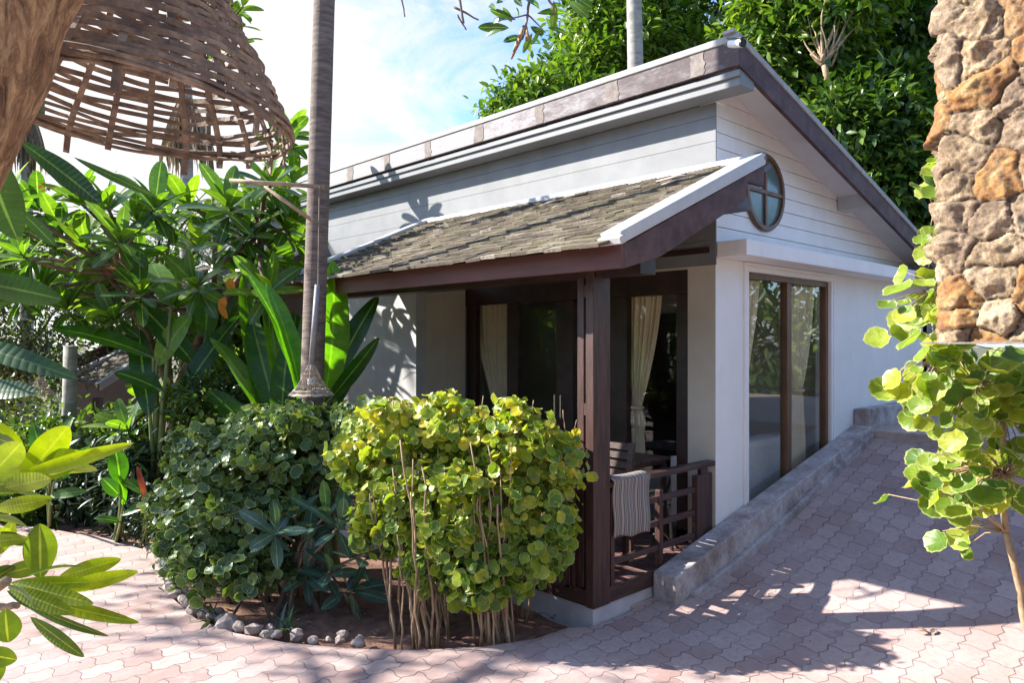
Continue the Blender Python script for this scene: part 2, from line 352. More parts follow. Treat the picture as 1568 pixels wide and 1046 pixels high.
def matmat():
    m, nt, b = newmat('striped_cloth'); uv = N(nt, 'ShaderNodeUVMap'); uv.uv_map = 'UVMap'; sp = N(nt, 'ShaderNodeSeparateXYZ'); L(nt, uv.outputs[0], sp.inputs[0])
    x = math_(nt, 'MULTIPLY', sp.outputs[0], 5.0); fr = math_(nt, 'FRACT', x)
    r = ramp(nt, [(0, (.36, .30, .24)), (.16, (.06, .055, .07)), (.27, (.34, .28, .22)), (.38, (.13, .12, .15)), (.50, (.42, .37, .31)), (.60, (.03, .03, .035)), (.68, (.26, .21, .17)), (.80, (.09, .10, .15)), (.91, (.36, .31, .26))], fr); r.color_ramp.interpolation = 'CONSTANT'
    n = noise_(nt, 160, uv.outputs[0], 2); c = mix(nt, math_(nt, 'MULTIPLY', n, .15), r.outputs[0], (.4, .36, .32))
    L(nt, c, b.inputs['Base Color']); b.inputs['Roughness'].default_value = .95; bump(nt, b, n, .6, .004); return m
M['cloth'] = matmat()
# leaves
Lf = {}
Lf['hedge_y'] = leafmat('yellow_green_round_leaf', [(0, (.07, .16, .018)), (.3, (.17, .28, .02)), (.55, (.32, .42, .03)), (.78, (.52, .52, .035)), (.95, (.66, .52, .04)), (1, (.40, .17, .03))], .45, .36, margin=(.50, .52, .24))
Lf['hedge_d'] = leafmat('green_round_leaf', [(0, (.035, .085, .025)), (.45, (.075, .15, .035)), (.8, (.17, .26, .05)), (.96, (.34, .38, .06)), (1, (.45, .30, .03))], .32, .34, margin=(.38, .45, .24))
Lf['right'] = leafmat('pale_margined_leaf', [(0, (.10, .20, .03)), (.5, (.25, .36, .04)), (1, (.48, .50, .06))], .5, .42, margin=(.55, .58, .25))
Lf['plum'] = leafmat('plumeria_leaf', [(0, (.022, .062, .028)), (.4, (.055, .12, .03)), (.75, (.13, .22, .03)), (1, (.26, .35, .04))], .42, .30, veins=34, midrib=(.30, .40, .12), tcol=(1.7, 2.0, .35))
Lf['plum_f'] = leafmat('near_plumeria_leaf', [(0, (.03, .09, .03)), (.35, (.11, .19, .03)), (.7, (.25, .34, .02)), (1, (.40, .50, .02))], .5, .34, veins=56, midrib=(.50, .56, .12), tcol=(1.5, 1.5, .2))
Lf['plum_b'] = leafmat('blue_green_leaf', [(0, (.05, .11, .09)), (.7, (.10, .18, .14)), (1, (.12, .26, .04))], .22, .26, veins=30, midrib=(.30, .42, .25))
Lf['banana'] = leafmat('banana_leaf', [(0, (.02, .055, .015)), (.5, (.05, .13, .018)), (1, (.13, .26, .02))], .45, .34, veins=80, midrib=(.25, .38, .08), tcol=(1.4, 2.0, .3))
Lf['tree'] = leafmat('forest_leaf', [(0, (.018, .05, .014)), (.45, (.055, .11, .022)), (.8, (.13, .21, .03)), (1, (.25, .31, .05))], .33, .38, tcol=(1.4, 1.6, .45))
Lf['tree_l'] = leafmat('light_forest_leaf', [(0, (.035, .085, .018)), (.5, (.11, .19, .028)), (1, (.28, .35, .05))], .36, .38, tcol=(1.4, 1.6, .45))
Lf['dark'] = leafmat('dark_gloss_leaf', [(0, (.014, .034, .018)), (.7, (.035, .07, .032)), (1, (.08, .14, .05))], .25, .42)
Lf['grey'] = leafmat('olive_leaf', [(0, (.04, .065, .025)), (.6, (.10, .14, .05)), (1, (.2, .26, .08))], .35, .4)
Lf['frond'] = leafmat('palm_frond', [(0, (.03, .07, .02)), (1, (.10, .17, .03))], .3, .35)
Lf['dead'] = leafmat('dead_frond', [(0, (.16, .11, .08)), (1, (.34, .26, .19))], .25, .8)
Lf['red'] = leafmat('croton_leaf', [(0, (.20, .03, .04)), (1, (.35, .08, .06))], .3, .35)
Lf['orange'] = leafmat('orange_dying_leaf', [(0, (.5, .2, .02)), (1, (.6, .3, .03))], .5, .6)
# ------------------------------------------------------------------ light and sky
AZ, EL = R(128), R(33.5)
SD = Vector((math.cos(AZ)*math.cos(EL), math.sin(AZ)*math.cos(EL), math.sin(EL)))
sl = bpy.data.lights.new('sun', 'SUN'); so = bpy.data.objects.new('sun', sl); COL.objects.link(so)
sl.energy = 4.1; sl.angle = R(.55); sl.color = (1, .95, .87); so.rotation_euler = SD.to_track_quat('Z', 'Y').to_euler(); so.location = (0, 0, 30)
w = bpy.data.worlds.new("World"); S.world = w; w.use_nodes = True; nt = w.node_tree; bg = nt.nodes['Background']
sk = N(nt, 'ShaderNodeTexSky'); sk.sky_type = 'NISHITA'; sk.sun_disc = False; sk.sun_elevation = EL; sk.sun_rotation = math.atan2(SD.x, SD.y)
sk.dust_density = .7; sk.air_density = 1.0; sk.ozone_density = 1.2
tc = N(nt, 'ShaderNodeTexCoord'); mp = N(nt, 'ShaderNodeMapping'); mp.inputs['Scale'].default_value = (1, 1.2, 3.4); mp.inputs['Rotation'].default_value = (0, R(18), R(20)); L(nt, tc.outputs['Generated'], mp.inputs[0])
cn = noise_(nt, 3.6, mp.outputs[0], 10, .68, 1.1); cn2 = noise_(nt, 1.1, mp.outputs[0], 3, .5)
dt = N(nt, 'ShaderNodeVectorMath'); dt.operation = 'DOT_PRODUCT'; L(nt, tc.outputs['Generated'], dt.inputs[0])
brd = (FW*1.0 - RT*.62 + UP*.42).normalized(); dt.inputs[1].default_value = brd    # the bright veil of cloud on the sunward side
veil = ramp(nt, [(.88, (0, 0, 0)), (.995, (.85, .85, .85))], dt.outputs['Value']); veil.color_ramp.interpolation = 'EASE'
cl = ramp(nt, [(.47, (0, 0, 0)), (.66, (.85, .85, .85))], math_(nt, 'ADD', math_(nt, 'MULTIPLY', cn, .65), math_(nt, 'MULTIPLY', cn2, .35))).outputs[0]
cf = math_(nt, 'MINIMUM', math_(nt, 'ADD', cl, veil.outputs[0]), .97)
skb = mix(nt, 1.0, sk.outputs[0], (.50, .61, .80), 'MULTIPLY'); skc = mix(nt, cf, skb, (2.15, 2.1, 2.06)); L(nt, skc, bg.inputs[0]); bg.inputs[1].default_value = .15
S.view_settings.view_transform = 'Standard'; S.view_settings.look = 'None'; S.view_settings.exposure = 1.80; S.view_settings.gamma = 1
# ------------------------------------------------------------------ ground, pavement, ramp
def ramph(x):
    pts = [(4.1, 0), (4.45, .03), (5.2, .135), (5.94, .31), (6.9, .59), (7.93, .89), (20, .89)]
    if x <= 4.1: return 0
    for (a, ha), (b, hb) in zip(pts, pts[1:]):
        if x <= b: return ha+(hb-ha)*(x-a)/(b-a)
    return .89
b = MB(); n = 60
for i in range(n+1):
    for j in range(n+1):
        x = -300+600*i/n; y = -300+600*j/n; b.v.append((x, y, -.10))
b.f = [(i*(n+1)+j, (i+1)*(n+1)+j, (i+1)*(n+1)+j+1, i*(n+1)+j+1) for i in range(n) for j in range(n)]
M['ground'] = mk('garden_ground', (.07, .05, .03), (.10, .11, .045), 2, .95, .6, 20)
tag(b.build('ground', M['ground']), kind='structure')
curve = [(-60, 800), (20, 803), (80, 811), (150, 821), (212, 832), (238, 850), (246, 880), (262, 915), (300, 948), (360, 970), (440, 985), (540, 994), (640, 996), (740, 991), (820, 979), (868, 962), (898, 961)]
cpts = [PZ(u, v, 0) for u, v in curve]
outline = [(p.x, p.y) for p in cpts] + [(3.79, 3.195), (4.46, 3.195), (4.46, 2.995), (7.93, 2.995), (7.93, -9), (-7, -9), (-7, 14), (cpts[0].x-2.5, cpts[0].y+3)]
bm = bmesh.new(); vs = [bm.verts.new((x, y, 0)) for x, y in outline]; bm.faces.new(vs)
for x in (4.1, 4.3, 4.45, 4.8, 5.2, 5.6, 5.94, 6.4, 6.9, 7.4, 7.9):
    bmesh.ops.bisect_plane(bm, geom=bm.verts[:]+bm.edges[:]+bm.faces[:], plane_co=(x, 0, 0), plane_no=(1, 0, 0), dist=1e-5)
for v in bm.verts: v.co.z = ramph(v.co.x)
bmesh.ops.triangulate(bm, faces=bm.faces[:])
ext = bmesh.ops.extrude_face_region(bm, geom=bm.faces[:])
for v in [g for g in ext['geom'] if isinstance(g, bmesh.types.BMVert)]: v.co.z -= .09 if v.co.x < 4.2 else .09
bmesh.ops.recalc_face_normals(bm, faces=bm.faces)
me = bpy.data.meshes.new('pavement'); bm.to_mesh(me); bm.free(); me.materials.append(M['paver'])
pav = bpy.data.objects.new('pavement', me); COL.objects.link(pav); tag(pav, kind='structure')
# planting bed: bumpy soil sheet slightly under paving level
gx, gy = np.meshgrid(np.linspace(-4, 12, 150), np.linspace(3.0, 19.0, 150), indexing='ij')
gz = np.array([[-.062+.04*noise.noise(Vector((x*1.6, y*1.6, 0)))+.02*noise.noise(Vector((x*6, y*6, 3))) for x, y in zip(a, c)] for a, c in zip(gx, gy)])
V = np.stack([gx, gy, gz], -1).reshape(-1, 3); nn = 150
idx = np.array([[i*nn+j, (i+1)*nn+j, (i+1)*nn+j+1, i*nn+j+1] for i in range(nn-1) for j in range(nn-1)])
def under_pave(x, y): return False
tag(mesh_np('planting_bed', V, (idx.ravel(), np.full(len(idx), 4)), M['soil']), kind='structure')
# grassy bank that hides the far horizon of the garden
# landing at the top of the ramp
b = MB(); b.box(7.932, 12, -9, 3.03, .5, .985); tag(b.build('ramp_landing', M['slab'], bevel=.012), kind='structure')
b = MB(); b.box(7.90, 7.931, -9, 2.99, .55, .90); tag(b.build('landing_riser', M['concrete']), kind='structure')
b = MB(); b.box(-80, 80, -80, -9.02, -.5, -.06); tag(b.build('lawn', M['ground']), kind='structure')
# ramp wall
t = thing('ramp_wall', (6.2, 3.1, 0), 'low weathered concrete wall rising along the sloping brick path beside the bungalow', 'wall')
b = MB(); b.prism([(4.43, 3.195, -.08), (7.99, 3.195, -.08), (7.99, 3.195, 1.02), (4.43, 3.195, .225)], (0, -.2, 0)); b.build('wall_body', M['concrete'], t, bevel=.012)
b = MB(); b.prism([(4.6, 2.996, -.05), (7.92, 2.996, .6), (7.92, 2.996, .955), (6.9, 2.996, .67), (5.94, 2.996, .385), (5.2, 2.996, .2), (4.6, 2.996, .085)], (0, -.045, 0)); b.build('mortar_fillet', M['concrete'], t, bevel=.01)
t = thing('landing_wall', (9.5, 3.1, .9), 'short dark stained concrete wall at the top of the ramp against the bungalow', 'wall')
b = MB(); b.box(8.0, 11.5, 3.035, 3.19, .6, 1.19); b.build('wall_body', M['concrete'], t, bevel=.012)
# ------------------------------------------------------------------ bungalow
WX, WY = 5.29, 3.2
H = thing('bungalow', (WX, WY, 0), 'white single storey bungalow with dark timber porch and low pitched roof', 'house')
def yon(u, x=WX): return PX(u, CV, x).y
def soff(x): return 4.10-.283*(x-5.04)
XE, YE = 10.3, 14.0
ow0, ow1 = 3.46, 6.34     # door opening (Y)
b = MB()
b.box(WX, WX+.15, WY+.15, ow0, .0, 2.50); b.box(WX, WX+.15, ow1, YE, 0, 2.50); b.box(WX, WX+.15, WY+.15, YE, 2.50, 3.84)
fw = b.build('front_wall', M['greyboard'], H)
# porch side lower wall is painted warm white: thin render coat 3 mm proud
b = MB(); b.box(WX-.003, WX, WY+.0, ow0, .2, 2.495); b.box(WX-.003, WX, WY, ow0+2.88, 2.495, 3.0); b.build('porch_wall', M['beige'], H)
# gable wall
GW0, GW1, GZ0, GZ1 = 5.80, 7.44, .30, 2.50
b = MB()
b.box(WX, GW0, WY, WY+.15, 0, 2.60); b.box(GW1, XE, WY, WY+.15, 0, 2.60); b.box(GW0, GW1, WY, WY+.15, GZ1, 2.60); b.box(GW0, GW1, WY, WY+.15, 0, GZ0)
b.prism([(WX, WY+.02, 2.6), (XE, WY+.02, 2.6), (XE, WY+.02, soff(XE)+.0), (WX, WY+.02, soff(WX)+.02)], (0, .13, 0))
b.build('gable_wall', M['white'], H)
b = MB(); z = 2.70; k = 0
while z < 4.02:
    z1 = z+.128
    def xm(zz): return min(XE, 5.04+(4.115-zz)/.283)
    x1, x2 = xm(z), xm(z1)
    if x2 < WX+.05: break
    y0, y1 = WY-.006, WY-.001
    vs = [(WX, y0, z+.006), (x1, y0, z+.006), (x2, y1, z1), (WX, y1, z1), (WX, WY+.02, z+.006), (x1, WY+.02, z+.006), (x2, WY+.02, z1), (WX, WY+.02, z1)]
    b.add(vs, [(0,1,2,3),(0,4,5,1),(3,2,6,7),(0,3,7,4),(1,5,6,2)]); z = z1
b.build('siding', M['white'], H)
# front boards above the porch (thin grooves between wide boards)
b = MB(); z = 2.52
while z < 3.82:
    z1 = min(z+.198, 3.83)
    y = WY-.008
    for ye in (7.4, 11.5, YE):
        b.box(WX-.012, WX-.0005, y, ye-.002, z+.0010, z1-.0004); y = ye
    z += .2
b.build('front_boards', M['greyboard'], H)
b = MB(); b.box(WX-.012, WX+.15, WY-.012, WY+.1, 3.835, 3.95); b.box(WX, XE, YE-.15, YE, 0, 3.2); b.box(XE-.15, XE, WY, YE, 0, 2.55); b.build('rear_wall', M['white'], H)
# belt canopy over the gable window
b = MB(); b.box(WX+.0, XE+.1, WY-.274, WY-.012, 2.58, 2.705); b.build('window_canopy', M['white'], H, bevel=.006)
# eave beam + moulding
b = MB(); b.box(5.066, WX-.013, 2.856, YE+.3, 3.835, 3.955); b.box(5.045, 5.064, 2.85, YE+.3, 3.90, 3.952); b.build('eave_beam', M['greyboard'], H, bevel=.006)
for x0 in (7.59, 9.6):
    zz = soff(x0); b = MB(); b.prism([(x0, 2.875, zz-.145), (x0+.18, 2.875, zz-.145), (x0+.18, 2.875, soff(x0+.18)-.002), (x0, 2.875, zz-.002)], (0, WY-.012-2.875, 0)); b.build('purlin', M['trim'], H)
# main roof slab, cap, fascia
RX0, RX1, RY0, RY1 = 5.04, 10.75, 2.86, YE+.35
def rz(x, o): return soff(x)+o
b = MB(); b.prism([(RX0+.02, RY0+.02, rz(RX0+.02, 0)), (RX1, RY0+.02, rz(RX1, 0)), (RX1, RY0+.02, rz(RX1, .05)), (RX0+.02, RY0+.02, rz(RX0+.02, .05))], (0, RY1-RY0-.02, 0))
rf = b.build('roof', M['soffit'], H)
b = MB(); b.prism([(RX0-.03, RY0-.03, rz(RX0-.03, .052)), (RX1, RY0-.03, rz(RX1, .052)), (RX1, RY0-.03, rz(RX1, .105)), (RX0-.03, RY0-.03, rz(RX0-.03, .105))], (0, RY1-RY0+.03, 0))
b.build('roof_cap', M['cap'], H, bevel=.006)
# broken cap edge stones along the rake
b = MB()
for i in range(26):
    x = 5.1+i*.21+random.uniform(-.05, .05); b.obox((x, RY0+.05, rz(x, .115)), (.10, 0, -.028), (0, .05, 0), (.002, 0, .012+random.uniform(0, .006)))
b.build('verge_stones', M['cap'], H, bevel=.004)
b = MB(); b.box(RX0-.022, RX0+.018, RY0-.02, RY1, 3.972, 4.15); b.build('front_fascia', M['fascia'], H, bevel=.003)
for u in (1068, 937, 826, 733, 655, 592, 536):
    y = PX(u, 150, RX0-.022).y; bb = MB(); ys = .06+random.uniform(-.01, .012)
    poly = [(RX0-.0245, y+ys*math.cos(a)*(1+.25*random.random()) if abs(math.cos(a)) > .1 else y, 0) for a in ()]
    lft = [(y-ys+random.uniform(-.015, .015), 3.975+.174*i/6) for i in range(7)]; rgt = [(y+ys+random.uniform(-.015, .015), 3.975+.174*i/6) for i in range(6, -1, -1)]
    bb.prism([(RX0-.026, a, c) for a, c in lft+rgt], (.0035, 0, 0)); bb.build('fascia_patch', M['patch'], H)
b = MB(); b.prism([(RX0-.02, RY0-.018, 3.972), (RX1, RY0-.018, rz(RX1, -.125)), (RX1, RY0-.018, rz(RX1, .05)), (RX0-.02, RY0-.018, 4.155)], (0, .036, 0)); b.build('rake_fascia', M['rakew'], H, bevel=.003)
# round window
rwx, rwz, rwr = 6.06, 3.21, .335
b = MB(); n = 40
prof = [(rwr-.035, 0), (rwr-.035, -.03), (rwr, -.03), (rwr+.012, -.012), (rwr+.012, 0)]
for i in range(n):
    a = 2*math.pi*i/n
    for r_, y_ in prof: b.v.append((rwx+math.cos(a)*r_, WY-.012+y_, rwz+math.sin(a)*r_))
m_ = len(prof)
b.f = [(i*m_+j, ((i+1) % n)*m_+j, ((i+1) % n)*m_+j+1, i*m_+j+1) for i in range(n) for j in range(m_-1)]
rw = b.build('round_window', M['winwood'], H)
b = MB(); b.box(rwx-rwr+.03, rwx+rwr-.03, WY-.036, WY-.018, rwz-.016, rwz+.016); b.box(rwx-.016, rwx+.016, WY-.036, WY-.019, rwz+.018, rwz+rwr-.03); b.box(rwx-.016, rwx+.016, WY-.036, WY-.019, rwz-rwr+.03, rwz-.018)
o = b.build('glazing_bar', M['winwood']); o.parent = rw; o.location = -wloc(rw)
b = MB(); b.add([(rwx+math.cos(2*math.pi*i/n)*(rwr-.02), WY-.0165, rwz+math.sin(2*math.pi*i/n)*(rwr-.02)) for i in range(n)], [tuple(range(n))]); o = b.build('pane', M['frost']); o.parent = rw; o.location = -wloc(rw)
# gable window
b = MB()
def frame_y(b, x0, x1, z0, z1, w, ya, yb):
    b.box(x0, x1, ya, yb, z1-w, z1); b.box(x0, x0+w, ya, yb, z0, z1-w-.0005); b.box(x1-w, x1, ya, yb, z0, z1-w-.0005)
frame_y(b, GW0-.075, GW1+.075, GZ0, GZ1+.075, .03, WY-.022, WY+.0); frame_y(b, GW0-.0445, GW1+.0445, GZ0, GZ1+.044, .044, WY-.014, WY+.0)
b.build('window_trim', M['white'], H, bevel=.003)
b = MB(); frame_y(b, GW0, GW1, GZ0, GZ1, .055, WY+.02, WY+.09); b.box(6.55, 6.64, WY+.015, WY+.085, GZ0, GZ1-.056); b.box(GW0+.056, GW1-.056, WY+.02, WY+.09, GZ0, GZ0+.05)
gw = b.build('gable_window', M['winwood'], H, bevel=.004)
b = MB(); b.box(GW0+.05, GW1-.05, WY+.05, WY+.054, GZ0+.05, GZ1-.05); o = b.build('pane', M['glass']); o.parent = gw; o.location = -wloc(gw)
# wing at the porch's left: side face tan, front face white
WG = 4.62
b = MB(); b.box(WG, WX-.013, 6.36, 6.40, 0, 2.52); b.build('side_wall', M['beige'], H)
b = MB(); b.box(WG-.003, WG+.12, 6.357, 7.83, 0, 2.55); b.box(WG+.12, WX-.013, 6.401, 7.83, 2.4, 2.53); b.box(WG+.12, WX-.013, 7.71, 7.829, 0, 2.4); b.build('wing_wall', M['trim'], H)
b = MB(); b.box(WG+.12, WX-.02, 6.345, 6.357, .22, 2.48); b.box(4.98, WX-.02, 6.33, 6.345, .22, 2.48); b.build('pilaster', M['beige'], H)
b = MB(); b.box(WG-.02, WG+.12, 7.84, 8.14, 0, 2.5); b.build('corner_board', M['wood'], H)
# doors
def door_stiles(b, us):
    for u0, u1 in us:
        a, c = yon(u0), yon(u1); b.box(WX+.01, WX+.09, min(a, c), max(a, c), .22, 2.30)
us = [(708, 726), (775, 791), (850, 876), (902, 958), (1034.5, 1054.5)]
b = MB(); door_stiles(b, us); b.box(WX-.01, WX+.1, ow0, ow1, 2.301, 2.50); b.box(WX+.01, WX+.09, ow0, ow1, .2, .32)
dr = b.build('glazed_door', M['wood'], H, bevel=.004)
for (a0, a1), (c0, c1) in zip(us, us[1:]):
    b = MB(); b.box(WX+.04, WX+.045, yon(c0)-.005, yon(a1)+.005, .31, 2.305); o = b.build('pane', M['glass']); o.parent = dr; o.location = -wloc(dr)
b = MB()
for u in (853, 862):
    y = yon(u); b.tube([(WX-.0, y, 1.38), (WX-.04, y, 1.38), (WX-.04, y, 1.16), (WX-.0, y, 1.16)], .007, 6)
o = b.build('handle', M['metal']); o.parent = dr; o.location = -wloc(dr)
b = MB(); b.box(WX-.03, WX-.0035, WY+.05, ow0+.9, 2.62, 2.665); b.build('wall_batten', M['wood'], H)
# interior
b = MB(); b.box(WX+.16, 10.1, WY+.16, 13.8, .12, .2); b.build('room_floor', M['roomfloor'], H)
b = MB(); b.box(7.8, 7.9, WY+.16, 4.9, .2, 2.75); b.box(7.8, 7.9, 5.8, 9.0, .2, 2.75); b.box(7.8, 7.9, 4.9, 5.8, 2.2, 2.75); b.box(WX+.16, 7.8, 8.9, 9.0, .2, 2.75)
b.build('room_wall', M['room'], H)
b = MB(); b.box(WX+.16, 10.1, WY+.16, 13.8, 2.76, 2.80); b.build('ceiling', M['room'], H)
b = MB(); b.box(7.74, 7.79, 4.85, 4.95, .2, 2.25); b.box(7.74, 7.79, 5.75, 5.85, .2, 2.25); b.box(7.74, 7.79, 4.95, 5.75, 2.17, 2.25); b.box(7.81, 7.85, 4.92, 5.78, .2, 2.18); b.build('room_door', M['wood'], H)
# porch roof
PS = .437
def porch(y0, y1, far=False):
    ex, ez, wz_ = 3.45, 2.475, 3.37
    tx, tz = WX-.012, ez+PS*(WX-.012-ex)
    sdir = Vector((tx-ex, 0, tz-ez)); ln = sdir.length; sdir.normalize(); nd = Vector((-sdir.z, 0, sdir.x))
    b = MB(); o0 = Vector((ex+.01, 0, ez-.045))
    b.prism([(ex+.03, y0+.02, ez-.045), (tx-.002, y0+.02, tz-.06), (tx-.002, y0+.02, tz-.02), (ex+.03, y0+.02, ez-.005)], (0, y1-y0-.04, 0)); b.build('roof_deck', M['wood'], H)
    b = MB()
    rows = 19; cw = .150; nc = int((y1-y0-.16)/cw); exp_ = (ln+.09)/rows; cj = [random.uniform(-.003, .003) for _ in range(99)]
    for r_ in range(rows):
        for c in range(nc+1):
            yy = y0+.13+c*cw
            if yy > y1-.1: continue
            s0 = -.075+(r_+.5)*exp_+random.uniform(-.0015, .0015)+cj[c]
            ctr = Vector((ex-.03, yy+random.uniform(-.002, .002), ez))+sdir*s0+nd*(.020+random.uniform(0, .010))
            tilt = .14+random.uniform(-.02, .02); sx = (sdir*math.cos(tilt)-nd*math.sin(tilt)*-1*-1).normalized(); nx = Vector((-sx.z, 0, sx.x))
            b.obox(ctr, sx*(exp_*.90), (Vector((0, 1, 0))+nx*random.uniform(-.03, .03))*(cw*.497), nx*.0105)
    b.build('roof_tiles', M['tile'], H)
    # white flashing on the wall + verge cappings
    b = MB(); b.box(tx-.16, tx+.0, y0+.06, y1-.03, tz-.03, tz+.035); b.box(tx-.05, tx+.0, y0+.06, y1-.03, tz+.035, tz+.06); b.build('ridge_flashing', M['trim'], H, bevel=.006)
    for yy0, yy1, nm in ((y0-.02, y0+.14, 1), (y1-.14, y1+.02, 0)):
        b = MB(); A = Vector((ex-.015, yy0, ez)); B = Vector((tx+(.0), yy0, tz))
        if nm and y0 < WY: B = A+sdir*(ln*.925)
        b.prism([A+nd*.0, B+nd*.0, B+nd*.09, A+nd*.075], (0, yy1-yy0, 0)); b.prism([A+nd*.001-sdir*.03+Vector((0, -.008, 0)), A+sdir*.02+Vector((0, -.008, 0)), A+sdir*.02+nd*.05+Vector((0, -.008, 0)), A-sdir*.03+nd*.05+Vector((0, -.008, 0))], (0, yy1-yy0+.016, 0))
        b.build('verge_capping', M['trim'], H, bevel=.008)
    for yy in (y0, y1-.04):
        b = MB(); A = Vector((ex+.0, yy, 0)); 
        b.prism([(ex+.01, yy, ez-.145), (ex+.38, yy, ez-.145+.1), (tx-.42 if yy < WY else tx-.01, yy, tz-.24 if yy >= WY else tz-.36), (tx-.38 if yy < WY else tx-.01, yy, tz-.22), (tx-.14, yy, tz-.22), (tx-.14, yy, tz-.062), (ex+.01, yy, ez-.002)], (0, .04, 0)); b.build('barge_board', M['rakew'], H, bevel=.003)
    b = MB(); b.box(ex-.02, ex+.008, y0-.001, y1, ez-.145, ez-.004); b.build('eave_fascia', M['eave'], H, bevel=.003)
    b = MB(); b.box(3.78, 3.94, y0+.12, y1-.1, 2.33, 2.43); b.box(5.0, 5.1, y0+.1, y1-.1, 2.88, 2.98)
    yy = y0+.2
    while yy < y1:
        b.bar((ex+.06, yy, ez-.10), (tx-.02, yy, tz-.115), .05, .08); yy += .6
    b.build('porch_rafters', M['wood'], H)
porch(2.70, 6.98); porch(9.5, 13.6)
# gable strut on the barge
b = MB(); b.box(4.80, 5.02, 2.745, WY-.02, 2.87, 2.93); b.build('barge_bracket', M['wood'], H)
# lime mortar lumps on tiles
for (x, y, s) in ((5.0, 3.35, .16), (4.85, 3.25, .12), (4.7, 4.4, .07), (4.95, 4.7, .1)):
    z = 2.475+PS*(x-3.45)+.05; b = MB()
    b.tube([(x-s*.5, y+s, z-.02), (x, y, z+.004), (x+s*.3, y-s*.6, z)], [s*.2, s*.42, s*.25], 7, flat=.3)
    b.build('mortar_patch', M['slab'], H, smooth=True)
# deck
b = MB()
x = 3.80
while x < 5.28: b.box(x, x+.092, 3.225, 7.8, .19, .222); x += .1
dk = b.build('porch_deck', M['deckm'], H, bevel=.003)
b = MB(); b.box(3.77, 3.798, 3.198, 7.8, .115, .225); b.box(3.799, WX-.004, 3.198, 3.222, .115, .225); b.build('deck_fascia', M['woodx'], H, bevel=.003)
b = MB(); b.box(3.785, WX, 3.212, 7.8, -.1, .114); b.build('plinth', M['plinth'], H, bevel=.005)
# posts
def post(x0, x1, y0, y1, z0, z1, nm='porch_post'):
    b = MB(); b.box(x0, x1, y0, y1, z0, z1); return b.build(nm, M['woodv'], H, bevel=.005)
post(3.764, 3.94, 3.192, 3.262, .112, 2.40); post(3.79, 3.93, 3.30, 3.36, .226, 2.40)
for z in (1.40, 2.2): b = MB(); b.box(3.79, 3.93, 3.263, 3.299, z, z+.08); b.build('post_spacer', M['woodv'], H)
post(3.79, 3.93, 6.92, 7.02, .226, 2.40)
# railing
for q in ((3.77, 3.81, 3.41, 3.455, .2, .865), (3.96, 4.0, 3.2, 3.25, .2, .865), (3.77, 3.81, 3.37, 3.395, .2, .865), (4.53, 4.575, 3.205, 3.25, .21, .80), (5.02, 5.10, 3.20, 3.25, .21, .845), (5.105, 5.26, 3.212, 3.25, .21, .845), (5.10, 5.2, 3.215, 3.25, .846, .895), (3.80, 3.845, 4.5, 4.545, .21, .80), (3.80, 3.845, 5.5, 5.545, .21, .80), (3.80, 3.845, 6.5, 6.545, .21, .80)):
    b = MB(); b.box(*q); b.build('railing_post', M['woodv'], H, bevel=.004)
rq = [(3.94, 5.27, 3.19, 3.275, .90, .94), (3.78, 3.86, 3.37, 6.9, .90, .94)]
for z in (.735, .555, .375): rq += [(4.0, 5.02, 3.215, 3.245, z-.022, z+.022), (3.82, 3.85, 3.456, 6.9, z-.022, z+.022)]
for q in rq: b = MB(); b.box(*q); b.build('rail', M['woodx'], H, bevel=.004)
# ---- striped mat over the rail
b = MB(); nx_, nz_ = 24, 30
prof = []
for j in range(nz_+1):
    s = j/nz_
    if s < .78: prof.append((3.19-.012-.006*math.sin(s*9), .56+(.95-.56)*s/.78))
    elif s < .86: q = (s-.78)/.08; prof.append((3.178+.1*q, .955+.008*math.sin(q*math.pi)))
    else: q = (s-.86)/.14; prof.append((3.286, .953-.2*q))
V = []; UVs = []
for i in range(nx_+1):
    for j, (y, z) in enumerate(prof):
        x = 3.965+.40*i/nx_+.018*(j/nz_)*0; V.append((x+.003*math.sin(j*.2)*(1-j/nz_), y+.006*math.sin(i*.55+j*.08)*(1 if j < 22 else .2), z+(.010*math.sin(i*.4)-.03*(i/nx_)) * (1-j/nz_))); UVs.append((i/nx_, j/nz_))
idx = np.array([[i*(nz_+1)+j, (i+1)*(nz_+1)+j, (i+1)*(nz_+1)+j+1, i*(nz_+1)+j+1] for i in range(nx_) for j in range(nz_)])
o = mesh_np('door_mat', np.array(V), (idx.ravel(), np.full(len(idx), 4)), M['cloth'], None, np.array(UVs), origin=(4.16, 3.23, .56))
sm = o.modifiers.new('s', 'SOLIDIFY'); sm.thickness = .014; sm.offset = 0
tag(o, 'striped grey and cream cloth mat hung over the porch railing', 'mat')
# ---- patio chair + table + folding stand
t = thing('patio_chair', (4.3, 3.72, .222), 'dark slatted wooden chair standing on the porch deck behind the post', 'chair')
b = MB()
for k in range(6): b.box(4.06+k*.075, 4.12+k*.075, 3.48, 3.94, .62, .64)
b.build('seat', M['woodx'], t)
b = MB()
for y in (3.475, 3.925): b.bar((4.46, y, .60), (4.56, y, 1.12), .03, .045, (0, 1, 0))
for k in range(7): 
    q = .12+k*.13; x = 4.46+.1*q; z = .60+.52*q; b.obox((x, 3.7, z+.02), (.008, 0, 0), (0, .22, 0), (.004, 0, .024))
b.build('backrest', M['woodx'], t)
for (x, y) in ((4.08, 3.48), (4.08, 3.92), (4.47, 3.48), (4.47, 3.92)):
    b = MB(); b.box(x, x+.035, y-.012, y+.025, .222, .62); b.build('leg', M['woodx'], t)
for y in (3.465, 3.905): b = MB(); b.box(4.05, 4.50, y, y+.04, .82, .84); b.box(4.07, 4.1, y+.005, y+.035, .64, .8195); b.build('armrest', M['woodx'], t)
